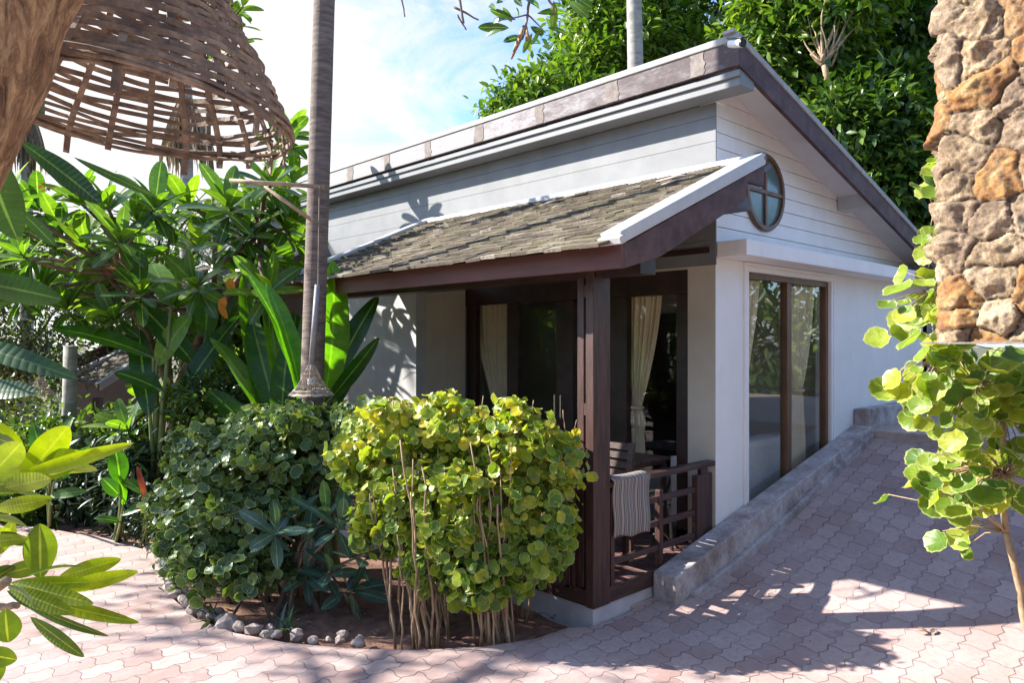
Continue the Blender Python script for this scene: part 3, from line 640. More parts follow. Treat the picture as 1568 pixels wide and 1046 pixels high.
t = thing('patio_table', (4.93, 3.9, .222), 'dark slatted wooden table on the porch deck by the glazed door', 'table')
b = MB()
for k in range(8): b.box(4.66+k*.066, 4.715+k*.066, 3.56, 4.24, .915, .94)
b.box(4.66, 5.18, 3.6, 3.64, .88, .914); b.box(4.66, 5.18, 4.16, 4.2, .88, .914); b.build('tabletop', M['woodx'], t, bevel=.003)
for (x, y) in ((4.68, 3.6), (4.68, 4.17), (5.13, 3.6), (5.13, 4.17)):
    b = MB(); b.box(x, x+.035, y-.015, y+.02, .222, .88); b.build('leg', M['woodx'], t)
M['greywood'] = mk('grey_wood', (.20, .19, .19), (.30, .29, .29), 8, .6, .2, 40)
t = thing('folding_stand', (4.98, 3.4, .222), 'narrow grey upright board with a thin strut behind the porch railing', 'stand')
b = MB(); b.box(4.95, 5.01, 3.38, 3.40, .5, .985); b.build('board', M['greywood'], t, bevel=.003)
b = MB(); b.bar((5.0, 3.41, .87), (4.72, 3.45, .222), .015, .015); b.bar((4.98, 3.42, .6), (5.0, 3.42, .222), .02, .02); b.bar((4.80, 3.41, .45), (5.08, 3.41, .222), .015, .015); b.build('strut', M['black'], t)
# ---- sofa inside
t = thing('sofa', (6.5, 3.8, .2), 'pale upholstered sofa indoors behind the tall gable window', 'sofa')
b = MB(); b.box(5.65, 7.35, 3.42, 3.66, .3, .98); b.build('backrest', M['sofa'], t, bevel=.05)
b = MB(); b.box(5.65, 7.35, 3.67, 4.3, .22, .58); b.build('seat', M['sofa'], t, bevel=.04)
# ---- curtains
def curtain(name, label, a, bb, z0, z1, tie, wt, nrm_, pull=0.0, folds=7, wb=None):
    """a->bb: line of the rail; cloth gathered at height tie"""
    a, bb = Vector(a), Vector(bb); t = thing(name, (a+bb)/2*1+Vector((0, 0, z0)), label, 'curtain', 'tied back cream curtains'); n_, m2 = 64, 40
    d = (bb-a); w_ = d.length; d.normalize(); nv = Vector(nrm_); V = []
    for j in range(m2+1):
        z = z1+(z0-z1)*j/m2
        if z > tie: q = (z1-z)/(z1-tie); ww = w_+(wt-w_)*(q**1.7)
        else: q = (tie-z)/(tie-z0); ww = wt+((wb or w_*.45)-wt)*(q**.6)
        off = pull*(1-abs(z-tie)/max(z1-tie, 1e-3)) if z > tie else pull*(1-.35*(tie-z)/(tie-z0))
        c0 = w_/2*(1-max(0, 1-0))  # centre stays mid unless pulled
        for i in range(n_+1):
            s = i/n_; x = w_/2+off+(s-.5)*ww; dep = .035*math.sin(s*folds*2*math.pi+.6*math.sin(j*.1))*(.35+.65*ww/w_)+.012*math.sin(s*folds*5*math.pi+j*.15)
            p = a+d*x+nv*dep; V.append((p.x, p.y, z+.012*math.sin(s*9)*(j == m2)))
    idx = np.array([[j*(n_+1)+i, j*(n_+1)+i+1, (j+1)*(n_+1)+i+1, (j+1)*(n_+1)+i] for j in range(m2) for i in range(n_)])
    mesh_np('cloth', np.array(V), (idx.ravel(), np.full(len(idx), 4)), M['curtain'], t)
    b = MB(); c = a+d*(w_/2+pull); pts = [c+d*(math.cos(k*math.pi/6)*wt*.55)+nv*(math.sin(k*math.pi/6)*.06)+Vector((0, 0, tie)) for k in range(13)]; b.tube(pts, .014, 6)
    b.tube([c+d*wt*.5+Vector((0, 0, tie)), c+d*(wt*.5+.03)+Vector((0, 0, tie-.12)), c+d*(wt*.5+.02)+Vector((0, 0, tie-.27))], [.012, .02, .012], 6)
    b.build('tieback', M['curtain'], t, smooth=True)
xc = WX+.135
curtain('curtain', 'cream curtain tied in the right hand glazed door beside the porch table', (xc, yon(955, xc), 0), (xc, yon(1014, xc), 0), .3, 2.33, 1.30, .085, (1, 0, 0), -.06)
curtain('curtain', 'shadowed cream curtain in the leftmost glazed door of the porch', (xc, yon(726, xc), 0), (xc, yon(800, xc), 0), .3, 2.35, 1.15, .1, (1, 0, 0), .02, 8)
yc = WY+.145
curtain('curtain', 'cream curtain tied at mid height in the right pane of the gable window', (6.68, yc, 0), (7.34, yc, 0), .25, 2.44, 1.42, .15, (0, 1, 0), .0, 8, .36)
curtain('curtain', 'cream curtain drawn to the left edge of the gable window', (5.83, yc, 0), (6.22, yc, 0), .25, 2.44, 1.42, .09, (0, 1, 0), -.11, 6)
# ---- security camera
t = thing('security_camera', (5.05, 2.86, 4.2), 'small white bullet security camera on the roof corner', 'camera')
c0 = P(1128, 66, 5.52); dv = (RT*.35-FW*.75-UP*.25).normalized()
b = MB(); b.tube([c0-dv*.07, c0+dv*.06], .034, 14); b.build('housing', M['plastic'], t, bevel=.004)
b = MB(); b.tube([c0+dv*.0605, c0+dv*.075], .030, 14); b.build('lens', M['black'], t)
b = MB(); b.tube([c0-dv*.03, c0-dv*.10+RT*.01], .016, 8); b.tube([c0-dv*.10+RT*.01, c0-dv*.125+RT*.01], .034, 10); b.build('mount', M['plastic'], t)
b = MB(); b.obox(c0+UP*.040+dv*.02, dv*.085, RT*.036, UP*.004); b.build('sunshade', M['black'], t)
# ------------------------------------------------------------------ edging stones
def rock(name, c, s, m, label, cat, group, flat=.7):
    bm = bmesh.new(); bmesh.ops.create_icosphere(bm, subdivisions=random.choice((1, 2, 2)), radius=1)
    sd = random.random()*99; sx, sy, sz = s*random.uniform(.8, 1.25), s*random.uniform(.7, 1.1), s*random.uniform(.6, .9)*flat/.7
    for v in bm.verts:
        q = v.co.copy(); q2 = q*2.1; f = 1+.22*abs(noise.noise(q2+Vector((0, 0, sd))))+.38*noise.noise(q*1.3+Vector((sd, 0, 0)))+.12*noise.noise(q*3.5+Vector((0, sd, 0)))
        v.co = Vector((q.x*sx, q.y*sy, q.z*sz))*f
    me = bpy.data.meshes.new(name); bm.to_mesh(me); bm.free(); me.materials.append(m)
    o = bpy.data.objects.new(name, me); COL.objects.link(o); o.location = c; o.rotation_euler = (random.uniform(-.3, .3), random.uniform(-.3, .3), random.random()*6)
    return tag(o, label, cat, group)
epts = [PZ(u, v, 0) for u, v in [(228, 838), (244, 858), (250, 885), (268, 915), (302, 943), (360, 963), (430, 977), (500, 984), (560, 988)]]
seg = [(epts[i+1]-epts[i]).length for i in range(len(epts)-1)]; tot = sum(seg)
def along(pl, d):
    for i in range(len(pl)-1):
        l = (pl[i+1]-pl[i]).length
        if d <= l: return pl[i]+(pl[i+1]-pl[i])*d/l
        d -= l
    return pl[-1]
d = 0; k = 0
while d < tot:
    fr = d/tot; s = random.uniform(.035, .06) if fr < .45 else random.uniform(.045, .075)
    if fr > .78: s *= .65
    p = along(epts, d); inw = Vector((.6, .75, 0)).normalized(); j = inw*random.uniform(.0, .05)
    rock('edging_stone', p+j+Vector((0, 0, s*random.uniform(-.1, .3))), s*random.uniform(.6, 1.15), M['stone'], 'small rough pale stone in the row edging the planting bed', 'stone', 'stones edging the planting bed')
    if random.random() < .6: rock('edging_stone', p+inw*random.uniform(.09, .14)+Vector((0, 0, .0)), s*.8, M['stone'], 'small rough pale stone in the row edging the planting bed', 'stone', 'stones edging the planting bed')
    d += s*1.75*(1.6 if fr > .8 else 1)
for k in range(9):
    p = PZ(165+k*12+random.uniform(-4, 4), 803+random.uniform(-3, 3)+k*1.2, 0)
    rock('garden_stone', p+Vector((0, 0, .05)), random.uniform(.05, .1), M['stone'], 'rough stone lying at the far edge of the brick path', 'stone', 'stones at the far edge of the path')
# ------------------------------------------------------------------ plants helpers
def lumpy(vol, k, sc=.42):
    out = list(vol)
    for _ in range(k):
        c, r = random.choice(vol); a = rdir(1)[0]; out.append((Vector(c)+Vector(tuple(a*np.array(r)*1.02)), tuple(x*random.uniform(sc*.5, sc) for x in r)))
    return out
def cloud_leaves(cs, n, surf=.75):
    """points in a union of ellipsoids (centre, radii), biased to their surfaces, with outward vectors"""
    w_ = np.array([(r[0]*r[1]*r[2])**(2/3) for c, r in cs]); k = rng.choice(len(cs), n, p=w_/w_.sum())
    C = np.array([tuple(c) for c, r in cs])[k]; Rr = np.array([tuple(r) for c, r in cs])[k]
    d = rdir(n); rad = 1-(rng.random(n)**1.6)*(1-surf); p = C+d*Rr*rad[:, None]*(1+.16*rng.normal(size=(n, 1))*.5)
    out = nrm(d/Rr); return p, out, k
def clumped(cs, nclump, per, cr, surf=.7):
    p, o, k = cloud_leaves(cs, nclump, surf)
    P_ = np.repeat(p, per, 0)+rng.normal(size=(nclump*per, 3))*cr; return P_, np.repeat(o, per, 0), np.repeat(rng.random(nclump), per)
def limb(b, a, c, r0, r1, sag=.15, n=7, seed=None, k=8):
    a, c = Vector(a), Vector(c); L_ = (c-a).length; off = Vector((random.uniform(-1, 1), random.uniform(-1, 1), random.uniform(-.5, 1)))*L_*sag
    pts = [a.lerp(c, i/n)+off*math.sin(math.pi*i/n)*.6+Vector((random.uniform(-1, 1), random.uniform(-1, 1), random.uniform(-1, 1)))*L_*.012*(0 < i < n) for i in range(n+1)]
    b.tube(pts, [r0+(r1-r0)*i/n for i in range(n+1)], k); return pts
def tree(name, base, crown, nclump, per, lsize, cr, lm, bm_, label, tr=.2, T=None, group=None, cat='tree', surf=.7, limbs=8):
    t = thing(name, base, label, cat, group); base = Vector(base); b = MB()
    cc = sum((Vector(c) for c, r in crown), Vector())/len(crown); low = min(c[2]-r[2]*.5 for c, r in crown)
    fork = Vector((base.x*.4+cc.x*.6, base.y*.4+cc.y*.6, max(base.z+.5, low)))
    limb(b, base-Vector((0, 0, .1)), fork, tr, tr*.7, .06)
    for k in range(limbs):
        c, r = crown[k % len(crown)]; e = Vector(c)+Vector(tuple(rdir(1)[0]*np.array(r)*.75)); limb(b, fork, e, tr*.5, tr*.08, .12)
    b.build('trunk', bm_, t, smooth=True)
    p, o, cl = clumped(crown, nclump, per, cr, surf)
    n = len(p); dr = nrm(o*.9+rdir(n)*.9+np.array([0, 0, -.15])); nr = nrm(o*.5+rdir(n)*.55+np.array([0, 0, .9]))
    scatter('crown', T or T_small(), p, dr, nr, lsize*rng.uniform(.7, 1.25, n), lm, t, rnd=np.clip(cl*.6+rng.random(n)*.4, 0, 1)); return t
TS = T_small(); TT = T_tiny(); TR = T_round(18, .05, .16); TRB = T_round(22, .04, .30)
TP = T_oblong(9, .34, .16, .45, 1.35, 0, .55); TPF = T_oblong(16, .30, .14, .35, 1.2, 0, .62)
def px_r(px, d): return px/F_PX*d
# ------------------------------------------------------------------ forest behind the bungalow
def ftree(u, v, d, rpx, n, lm, label, squash=.85, more=()):
    c = P(u, v, d); r = px_r(rpx, d); cs = [(c, (r, r, r*squash))]
    for (du, dv, dd, rp) in more: rr = px_r(rp, d+dd); cs.append((P(u+du, v+dv, d+dd), (rr, rr, rr*squash)))
    for _ in range(7):
        a = rdir(1)[0]; rr = r*random.uniform(.3, .5); cs.append((c+Vector(tuple(a))*r*.85, (rr, rr, rr*.8)))
    base = Vector((c.x, c.y, 0)); return tree('forest_tree', base, cs, int(n*1.05), 13, .25, .19, lm, M['bark_grey'], label, tr=.22, group='trees of the wood behind the bungalow', surf=.55)
ftree(850, 175, 17, 75, 520, Lf['tree_l'], 'sunlit bright green tree whose low rounded crown ends the wood at its left edge', more=[(-70, 20, .5, 42), (60, -60, .5, 55)])
ftree(955, 70, 19, 105, 850, Lf['tree_l'], 'bright green tree behind the thin grey palm trunk', more=[(-30, 60, -1, 70), (30, -90, 0, 80)])
ftree(1085, 20, 21, 125, 950, Lf['tree'], 'tall darker tree rising behind the roof corner with the camera')
ftree(1215, 70, 16.5, 110, 1000, Lf['tree_l'], 'glossy bright tree right of the roof corner with bare pale twigs', more=[(10, 110, 0, 70)])
ftree(1340, 60, 18, 130, 1000, Lf['tree'], 'deep green tall tree at the top between the bright tree and the stone pier')
ftree(1320, 215, 15.5, 110, 900, Lf['tree'], 'dark tree above the lower end of the sloping roof', more=[(60, 80, 0, 80)])
ftree(1460, 150, 17, 150, 800, Lf['tree'], 'dense dark tree standing behind the stone pier', more=[(40, 150, 0, 120)])
ftree(1180, -130, 23, 190, 700, Lf['tree'], 'very tall tree whose crown leaves the photo at the top', more=[(220, 0, 0, 180)])
ftree(1400, 330, 15.5, 70, 380, Lf['tree'], 'low leafy tree at the foot of the wood beside the pier', more=[(-40, -30, 0, 40), (60, 60, 0, 70)])
b = MB(); cw = P(1265, 90, 14.8)
for k in range(16):
    e = cw+Vector((random.uniform(-.5, .5), random.uniform(-.5, .5), random.uniform(.3, 1.1))); limb(b, cw+Vector((random.uniform(-.25, .25), 0, -.1)), e, .03, .008, .15, 6, k=5)
limb(b, P(1243, 80, 14.8), P(1262, 98, 14.8), .05, .06, .2); limb(b, P(1262, 98, 14.8), P(1290, 62, 14.8), .06, .04, .2); limb(b, P(1262, 98, 14.8), P(1300, 260, 15.5), .06, .1, .05)
o = b.build('bare_branch', M['stem'], None, smooth=True, origin=P(1300, 260, 15.5)); tag(o, 'pale bare forked branch with upright twigs in the green wood', 'branch')
# ------------------------------------------------------------------ palms
def palm(base, top, r0, r1, label, crown=True, name='palm_tree', nf=16, fl=2.2, skirt=False, mat='bark_palm', rings=1):
    base, top = Vector(base), Vector(top); t = thing(name, base, label, 'palm tree'); b = MB(); n = 60; pts = []; rr = []
    for i in range(n+1):
        q = i/n; pts.append(base.lerp(top, q)+Vector((math.sin(q*3.1)*.02, math.cos(q*2.3)*.02, 0))); rr.append((r0+(r1-r0)*q)*(1+(.010 if i % 2 else 0)*rings+(.35*math.exp(-q*22))))
    b.tube(pts, rr, 16); b.build('trunk', M[mat], t, smooth=True)
    if crown:
        P_, D_, N_, b2 = [], [], [], MB(); Pd, Dd, Nd = [], [], []
        for k in range(nf + (26 if skirt else 0)):
            az = k*2.399; dead = k >= nf; el = random.uniform(-.2, 1.1) if not dead else random.uniform(-1.5, -.9); l = fl*random.uniform(.8, 1.1)
            h = Vector((math.cos(az), math.sin(az), 0)); pr = []; p = top.copy(); dcur = el
            for i in range(13):
                pr.append(p.copy()); dr = h*math.cos(dcur)+UP*math.sin(dcur); p = p+dr*l/12; dcur -= (.13 if not dead else .03)
            b2.tube(pr, [.022-.0015*i for i in range(13)], 5)
            for i in range(1, 13):
                for q in (0, .25, .5, .75):
                    pp = pr[i-1].lerp(pr[i], q); sd = (pr[i]-pr[i-1]).normalized(); x = sd.cross(UP).normalized()
                    for sg in (-1, 1):
                        (Pd if dead else P_).append(tuple(pp)); (Dd if dead else D_).append(tuple(x*sg*.9+sd*.55-UP*(.35 if not dead else .9))); (Nd if dead else N_).append(tuple(UP+sd*.1))
        b2.build('frond_rib', M['stem'], t, smooth=True)
        Tn = T_oblong(3, .075, .1, .7, .6)
        if P_: scatter('fronds', Tn, P_, D_, N_, fl*.26*rng.uniform(.7, 1.1, len(P_)), Lf['frond'], t)
        if Pd: scatter('dead_fronds', Tn, Pd, Dd, Nd, fl*.3*rng.uniform(.7, 1.1, len(Pd)), Lf['dead'], t)
    return t
pb = PZ(470, 884, 0); ptop = P(494, 0, 6.0)
palm(pb, pb+(ptop-pb)*2.1, .096, .072, 'tall pinkish brown palm trunk in the planting bed carrying a hanging wicker lamp')
palm(Vector((P(984, 100, 13).x, P(984, 100, 13).y, 0)), P(965, -260, 13), .17, .12, 'slim grey palm trunk standing behind the bungalow roof', mat='bark_grey')
g = P(285, 200, 14); palm((g.x, g.y, 0), P(284, 135, 14), .13, .115, 'palm with a shaggy skirt of dead fronds seen through the basket lamp', skirt=True, nf=0, fl=1.35, mat='bark_grey')
g = P(40, 200, 17); palm((g.x, g.y, 0), P(38, 150, 17), .16, .12, 'far left palm with brown hanging fronds behind the tilted trunk', skirt=True, nf=0, fl=1.5, mat='bark_grey')
# a palm just outside the frame to the left throws the frond shadows on the front wall
palm((.4, 15.3, 0), (.3, 15.3, 7.4), .12, .1, 'tall green palm outside the garden on the left', fl=2.4)
g = PZ(104, 770, 0); 
t = thing('cut_post', (g.x, g.y, 0), 'plain grey trunk standing left of the distant roof', 'trunk'); b = MB(); b.tube([(g.x, g.y, 0), P(106, 640, 8.3*1.05), P(108, 530, 8.7)], [.085, .08, .075], 12); b.build('trunk', M['bark_grey'], t, smooth=True)
# ------------------------------------------------------------------ wicker lamps
def wicker_lamp(c, r, h, label, tubelen=0.9, name='wicker_lamp', topoff=None):
    c = Vector(c); t = thing(name, c, label, 'lamp'); b = MB()
    def pr(q): return r*(1-q)**1.0*(1-.18*math.sin(math.pi*q))+.022*q*1.0+.0
    for k in range(22):
        a = 2*math.pi*k/22; b.tube([c+Vector((math.cos(a)*pr(q), math.sin(a)*pr(q), h*q)) for q in (0, .12, .3, .5, .75, 1)], .0028, 4)
    b.build('rib', M['wicker'], t)
    b = MB()
    for q in (0, .02, .035, .05, .09, .13, .15, .17, .3, .36, .5, .56, .7, .85):
        b.tube([c+Vector((math.cos(a)*(pr(q)+.002), math.sin(a)*(pr(q)+.002), h*q+.003*math.sin(a*11))) for a in [2*math.pi*i/36 for i in range(37)]], .0038 if q < .06 or .12 < q < .2 else .0022, 4, cap=False)
    b.build('woven_band', M['wicker'], t)
    b = MB(); b.tube([c+Vector((0, 0, h*.96)), (topoff or c+Vector((0, 0, h+tubelen)))], [.024, .020], 10); b.build('tube', M['greywood'], t, smooth=True)
    b = MB(); b.tube([c+Vector((0, 0, h*.35)), c+Vector((0, 0, h*.55))], .03, 12); b.build('bulb_holder', M['plastic'], t); return t
lc = P(477, 605, 5.72); wicker_lamp(lc, .168, .235, 'cone shaped wicker lamp hanging on a tube against the tall palm trunk', .62, topoff=P(486, 436, 5.72))
g = P(62, 605, 10.5); wicker_lamp(g, .2, .26, 'distant dark wicker lamp among the shrubs at the left', .3)
o = MB(); o.tube([P(487, 440, 5.76), P(489, 285, 5.80)], .004, 6); tag(o.build('lamp_cord', M['twig'], None, origin=P(490, 300, 5.8)), 'thin grey cord running down the tall palm trunk to the wicker lamp', 'cord')
b = MB(); b.tube([P(352, 276, 5.75), P(400, 280, 5.75), P(497, 286, 5.83)], [.016, .018, .016], 8); b.tube([P(404, 285, 5.74), P(479, 338, 5.8)], [.014, .015], 8)
tag(b.build('bracket', M['stem'], None, smooth=True, origin=P(490, 300, 5.85)), 'rough stick bracket tied to the tall palm trunk', 'bracket')
# ------------------------------------------------------------------ big basket lamp
def basket(c, r, label):
    c = Vector(c); t = thing('basket_lamp', c, label, 'lamp'); tilt = Matrix.Rotation(R(5), 3, FW)@Matrix.Rotation(R(-2), 3, RT)
    prof = [(0, 1.0), (.07, .965), (.16, .88), (.30, .73), (.48, .55), (.66, .39), (.82, .24), (.95, .11), (1.0, .05)]
    Hh = r*1.65
    def pr(q):
        for (a, x), (b_, y) in zip(prof, prof[1:]):
            if q <= b_: return r*(x+(y-x)*(q-a)/(b_-a))
        return r*.05
    NS = 22
    def pt(a, q, dr=0, dz=0): v = Vector((math.cos(a)*(pr(q)+dr), math.sin(a)*(pr(q)+dr), Hh*q+dz)); return c+tilt@v
    b = MB()
    for k in range(NS):
        a = 2*math.pi*k/NS+.05; q0 = -.05*random.random() if k % 3 else -.09
        pts = [pt(a, max(q, 0), 0, Hh*min(q, 0)) for q in [q0, 0, .08, .16, .3, .45, .6, .75, .9]]
        for i in range(len(pts)-1):
            A, B = pts[i], pts[i+1]; rd = Vector((math.cos(a), math.sin(a), 0)); b.bar(A, B, .004, .0135, rd.cross(UP))
    b.build('stake', M['weave'], t)
    b = MB(); q = .0; k = 0
    while q < .93:
        ph = k % 2; wd = random.uniform(.007, .0115); a0 = random.random()*6; jit = random.uniform(-.005, .005); vs = []; n_ = NS*6
        loose = (.012 < q < .05) 
        for i in range(n_+1):
            a = 2*math.pi*i/n_; ww = .0050*math.cos(a*NS/2+math.pi*ph-.05*NS/2); dz = jit+.0045*math.sin(2*a+a0)+.002*math.sin(7*a+a0*2)+(.01*math.sin(a*1.5+a0) if loose else 0)
            p1 = pt(a, q, ww, dz); p2 = pt(a, q, ww, dz+wd); p3 = pt(a, q, ww+.0022, dz+wd); p4 = pt(a, q, ww+.0022, dz); vs += [p1, p2, p3, p4]
        fs = [(i*4+j, i*4+(j+1) % 4, (i+1)*4+(j+1) % 4, (i+1)*4+j) for i in range(n_) for j in range(4)]
        b.add(vs, fs); q += (wd+random.uniform(.002, .007) if q < .13 else wd+random.uniform(.0, .0025))/Hh*(1.0 if q < .5 else .8); k += 1
    b.build('weave', M['weave'], t, smooth=False)
    b = MB()
    for kk in range(5):
        a0 = random.random()*6; b.tube([pt(2*math.pi*i/60, 0, .006*math.sin(5*2*math.pi*i/60+a0)+.003, .004*math.cos(5*2*math.pi*i/60+a0)+.004*kk) for i in range(61)], .0042, 5, cap=False)
    b.build('rim', M['weave'], t, smooth=True)
    b = MB(); tp = pt(0, 1, 0, 0); b.tube([pt(0, .9), pt(math.pi, 1.0)+Vector((0, 0, .02)), c+Vector((0, 0, 1.5))], .008, 6); b.build('cord', M['twig'], t); return t
bc = P(208, CV, 1.48); bc.z = CAMH+.452
basket(bc, .295, 'large woven cane basket lamp hanging high at the upper left')
# ------------------------------------------------------------------ leaning trunk, top left
t = thing('plumeria_tree', (-1.6, 2.3, 0), 'thick leaning rough brown trunk filling the upper left corner', 'tree')
d0 = 1.02; w0 = .115
A = P(0-w0/d0*F_PX*.92, 222, d0); B = P(116-w0/d0*F_PX*.96, 0, d0+.03); dirv = (B-A)
b = MB(); n = 46; lo = A-dirv*((A.z+.05)/dirv.z); hi = A+dirv*6.0; pts = []; rr = []
for i in range(n+1):
    q = i/n; p = lo.lerp(hi, q); pts.append(p); rr.append(w0*(1.15-.45*q)*(1+.05*math.sin(i*1.3)+.03*math.sin(i*2.9)))
b.tube(pts, rr, 20); t.location = lo; b.build('trunk', M['bark_big'], t, smooth=True)
b = MB(); limb(b, A+dirv*2.6, bc+Vector((0, 0, 1.5)), .06, .03, .05); limb(b, hi-dirv*1.2, hi+Vector((.6, 1.0, .8)), .06, .03, .1); b.build('limb', M['bark_big'], t, smooth=True)
LTREE = t
Lf['plum_d'] = leafmat('deep_green_plumeria_leaf', [(0, (.02, .06, .025)), (1, (.05, .13, .03))], .3, .33, veins=56, midrib=(.14, .24, .08))
def leaf_px(lst, T, m, name, parent, d_unused=None):
    """each: (u0,v0,d0, u1,v1,d1, width_px, roll, rnd): a real leaf from base to tip with its own width"""
    pos, dr, nr, sz, ws, rn = [], [], [], [], [], []
    for (u0, v0, a0, u1, v1, a1, wpx, roll, r_) in lst:
        p0, p1 = P(u0, v0, a0), P(u1, v1, a1); d = p1-p0; l = d.length; dn = d.normalized(); view = (CAM-p0).normalized()
        n0 = (view-dn*view.dot(dn)).normalized(); n0 = Matrix.Rotation(roll, 3, dn)@n0
        if n0.z < -.2: n0 = -n0
        pos.append(p0); dr.append(dn); nr.append(n0); sz.append(l); ws.append(px_r(wpx, (a0+a1)/2)/l/.30); rn.append(r_)
    return scatter(name, T, pos, dr, nr, sz, m, parent, rnd=np.array(rn), wscale=np.array(ws))
leaf_px([(-70, 425, 2.0, 104, 455, 2.1, 44, .2, .45), (-90, 515, 1.9, 97, 562, 1.8, 34, -.3, .5), (-40, 190, 1.3, 18, 372, 1.35, 66, .3, .2), (28, 214, 1.75, 168, 312, 1.8, 36, .3, .12), (112, 240, 1.9, 232, 302, 1.9, 13, .2, .3), (26, 318, 1.7, 88, 376, 1.75, 20, .2, .35), (-60, 600, 2.2, 40, 590, 2.1, 32, -.5, .3), (-50, 560, 2.2, 20, 545, 2.1, 10, 0, .4), (10, 60, 2.6, 80, 190, 2.7, 34, .6, .5)], TPF, Lf['plum_d'], 'foliage', LTREE)
# ------------------------------------------------------------------ near plumeria with backlit leaves, lower left
t = thing('plumeria_shrub', P(-120, 1500, 2.1), 'bright yellow green plumeria shrub reaching in at the lower left in the foreground', 'shrub'); t.location.z = 0
lv = [(-20, 735, 1.75, 45, 665, 1.7, 40, 0, .8), (28, 745, 1.75, 113, 643, 1.75, 46, 0, .92), (-10, 728, 1.8, 112, 706, 1.7, 50, .15, .95), (0, 742, 1.75, 176, 684, 1.65, 24, -.1, .97), (52, 728, 1.8, 170, 700, 1.72, 22, .5, .85), (-20, 755, 1.7, 100, 722, 1.65, 30, .2, .9), (-30, 745, 1.7, 64, 738, 1.65, 32, .3, .55),
      (-20, 668, 1.8, 46, 682, 1.75, 22, .6, .25), (-25, 795, 1.8, 68, 790, 1.7, 22, .8, .5), (-10, 780, 1.9, 60, 770, 1.8, 26, .2, .85), (-20, 640, 1.8, 30, 690, 1.8, 26, .4, .9), (10, 750, 1.9, 100, 765, 1.85, 12, .6, .3),
      (62, 888, 1.8, 62, 806, 1.78, 46, .1, .45), (38, 884, 1.75, 138, 846, 1.7, 13, 1.0, .1), (0, 880, 1.9, 60, 868, 1.85, 26, .2, .6), (15, 893, 1.7, 125, 896, 1.65, 22, .2, .72), (90, 884, 1.8, 172, 862, 1.75, 26, .1, .86), (80, 905, 1.75, 196, 881, 1.7, 24, .1, .95),
      (20, 892, 1.7, 122, 922, 1.6, 26, .1, .68), (6, 896, 1.65, 78, 916, 1.55, 14, .9, .05), (12, 900, 1.65, 102, 938, 1.6, 26, .1, .62), (30, 910, 1.75, 190, 956, 1.65, 22, .2, .66), (10, 905, 1.7, 90, 944, 1.65, 24, .6, .2), (24, 915, 1.7, 142, 984, 1.6, 14, .6, .3), (46, 945, 1.75, 119, 1002, 1.68, 20, .1, .42),
      (118, 918, 1.85, 142, 938, 1.82, 14, 0, .5), (8, 932, 1.7, 10, 986, 1.68, 42, .3, .4), (-30, 1000, 1.6, 22, 1012, 1.6, 30, .2, .4), (-30, 980, 1.7, -5, 1050, 1.7, 40, .2, .5), (-40, 860, 1.9, 18, 800, 1.9, 34, .2, .8), (0, 850, 1.9, 24, 795, 1.95, 22, .3, .7), (-30, 900, 1.9, 30, 860, 1.9, 24, .2, .35), (-30, 830, 1.8, 30, 828, 1.75, 20, .2, .75), (0, 815, 1.8, 40, 835, 1.8, 18, .4, .35)]
leaf_px(lv, TPF, Lf['plum_f'], 'foliage', t)
b = MB(); limb(b, t.location, P(-60, 940, 1.9), .035, .022, .08); limb(b, P(-60, 940, 1.9), P(10, 890, 1.72), .02, .012, .05); limb(b, P(-60, 940, 1.9), P(-8, 740, 1.8), .02, .012, .08); limb(b, P(-40, 930, 1.9), P(26, 928, 1.75), .012, .008, .05); b.build('stem', M['stem'], t, smooth=True)
# ------------------------------------------------------------------ rosette plants (plumeria)
def rosettes(tips, dirs, m, name, parent, n=(13, 18), size=.33, T=TP, tiers=True):
    p_, d_, n_, s_, r_ = [], [], [], [], []
    for tip, ax in zip(tips, dirs):
        tip, ax = Vector(tip), Vector(ax).normalized(); a = ax.cross(Vector((.3, .2, 1)).normalized() if abs(ax.z) < .9 else Vector((1, 0, 0))).normalized(); c = ax.cross(a)
        k_ = random.randint(*n); base = random.random()
        for k in range(k_):
            q = k/k_; ph = k*2.39996+random.uniform(-.25, .25); el = R(72)-R(95)*q+random.uniform(-.16, .16)
            dd = (a*math.cos(ph)+c*math.sin(ph))*math.cos(el)+ax*math.sin(el)-UP*.12*q; p = tip-ax*.10*q
            p_.append(tuple(p)); d_.append(tuple(dd)); n_.append(tuple(ax+UP*.35+Vector(tuple(rng.normal(size=3)*.15)))); s_.append(size*random.uniform(.72, 1.12)*(.75+.35*math.sin(math.pi*min(1, q+.25)))); r_.append(min(1, max(0, .75*(1-q)*.7+.45*base*.8+random.uniform(-.15, .2))))
    return scatter(name, T, p_, d_, n_, s_, m, parent, rnd=np.array(r_))
g = PZ(272, 812, 0)
t = thing('plumeria_tree', g, 'large spreading plumeria tree with forked brown branches left of the tall palm trunk', 'tree')
tips = []
tp_px = [(20, 330), (58, 300), (95, 335), (35, 375), (120, 290), (165, 300), (130, 360), (185, 350), (205, 372), (165, 400), (238, 300), (262, 320), (245, 345), (300, 360), (290, 300), (322, 322), (350, 300), (345, 350), (375, 340), (390, 300), (415, 262), (432, 215), (440, 188), (425, 300), (440, 330), (405, 380), (385, 395), (152, 437), (60, 420), (20, 440), (100, 450), (175, 470), (215, 430), (255, 420), (310, 515), (330, 540), (345, 480), (410, 430), (440, 400), (270, 450), (300, 420), (448, 260), (365, 430), (10, 290), (70, 355), (210, 320), (330, 390), (120, 410), (-20, 380), (-10, 320), (195, 640), (240, 600), (455, 350)]
f0, f1, f2, f3 = P(268, 610, 8.3), P(205, 470, 8.0), P(335, 470, 8.2), P(250, 470, 8.8)
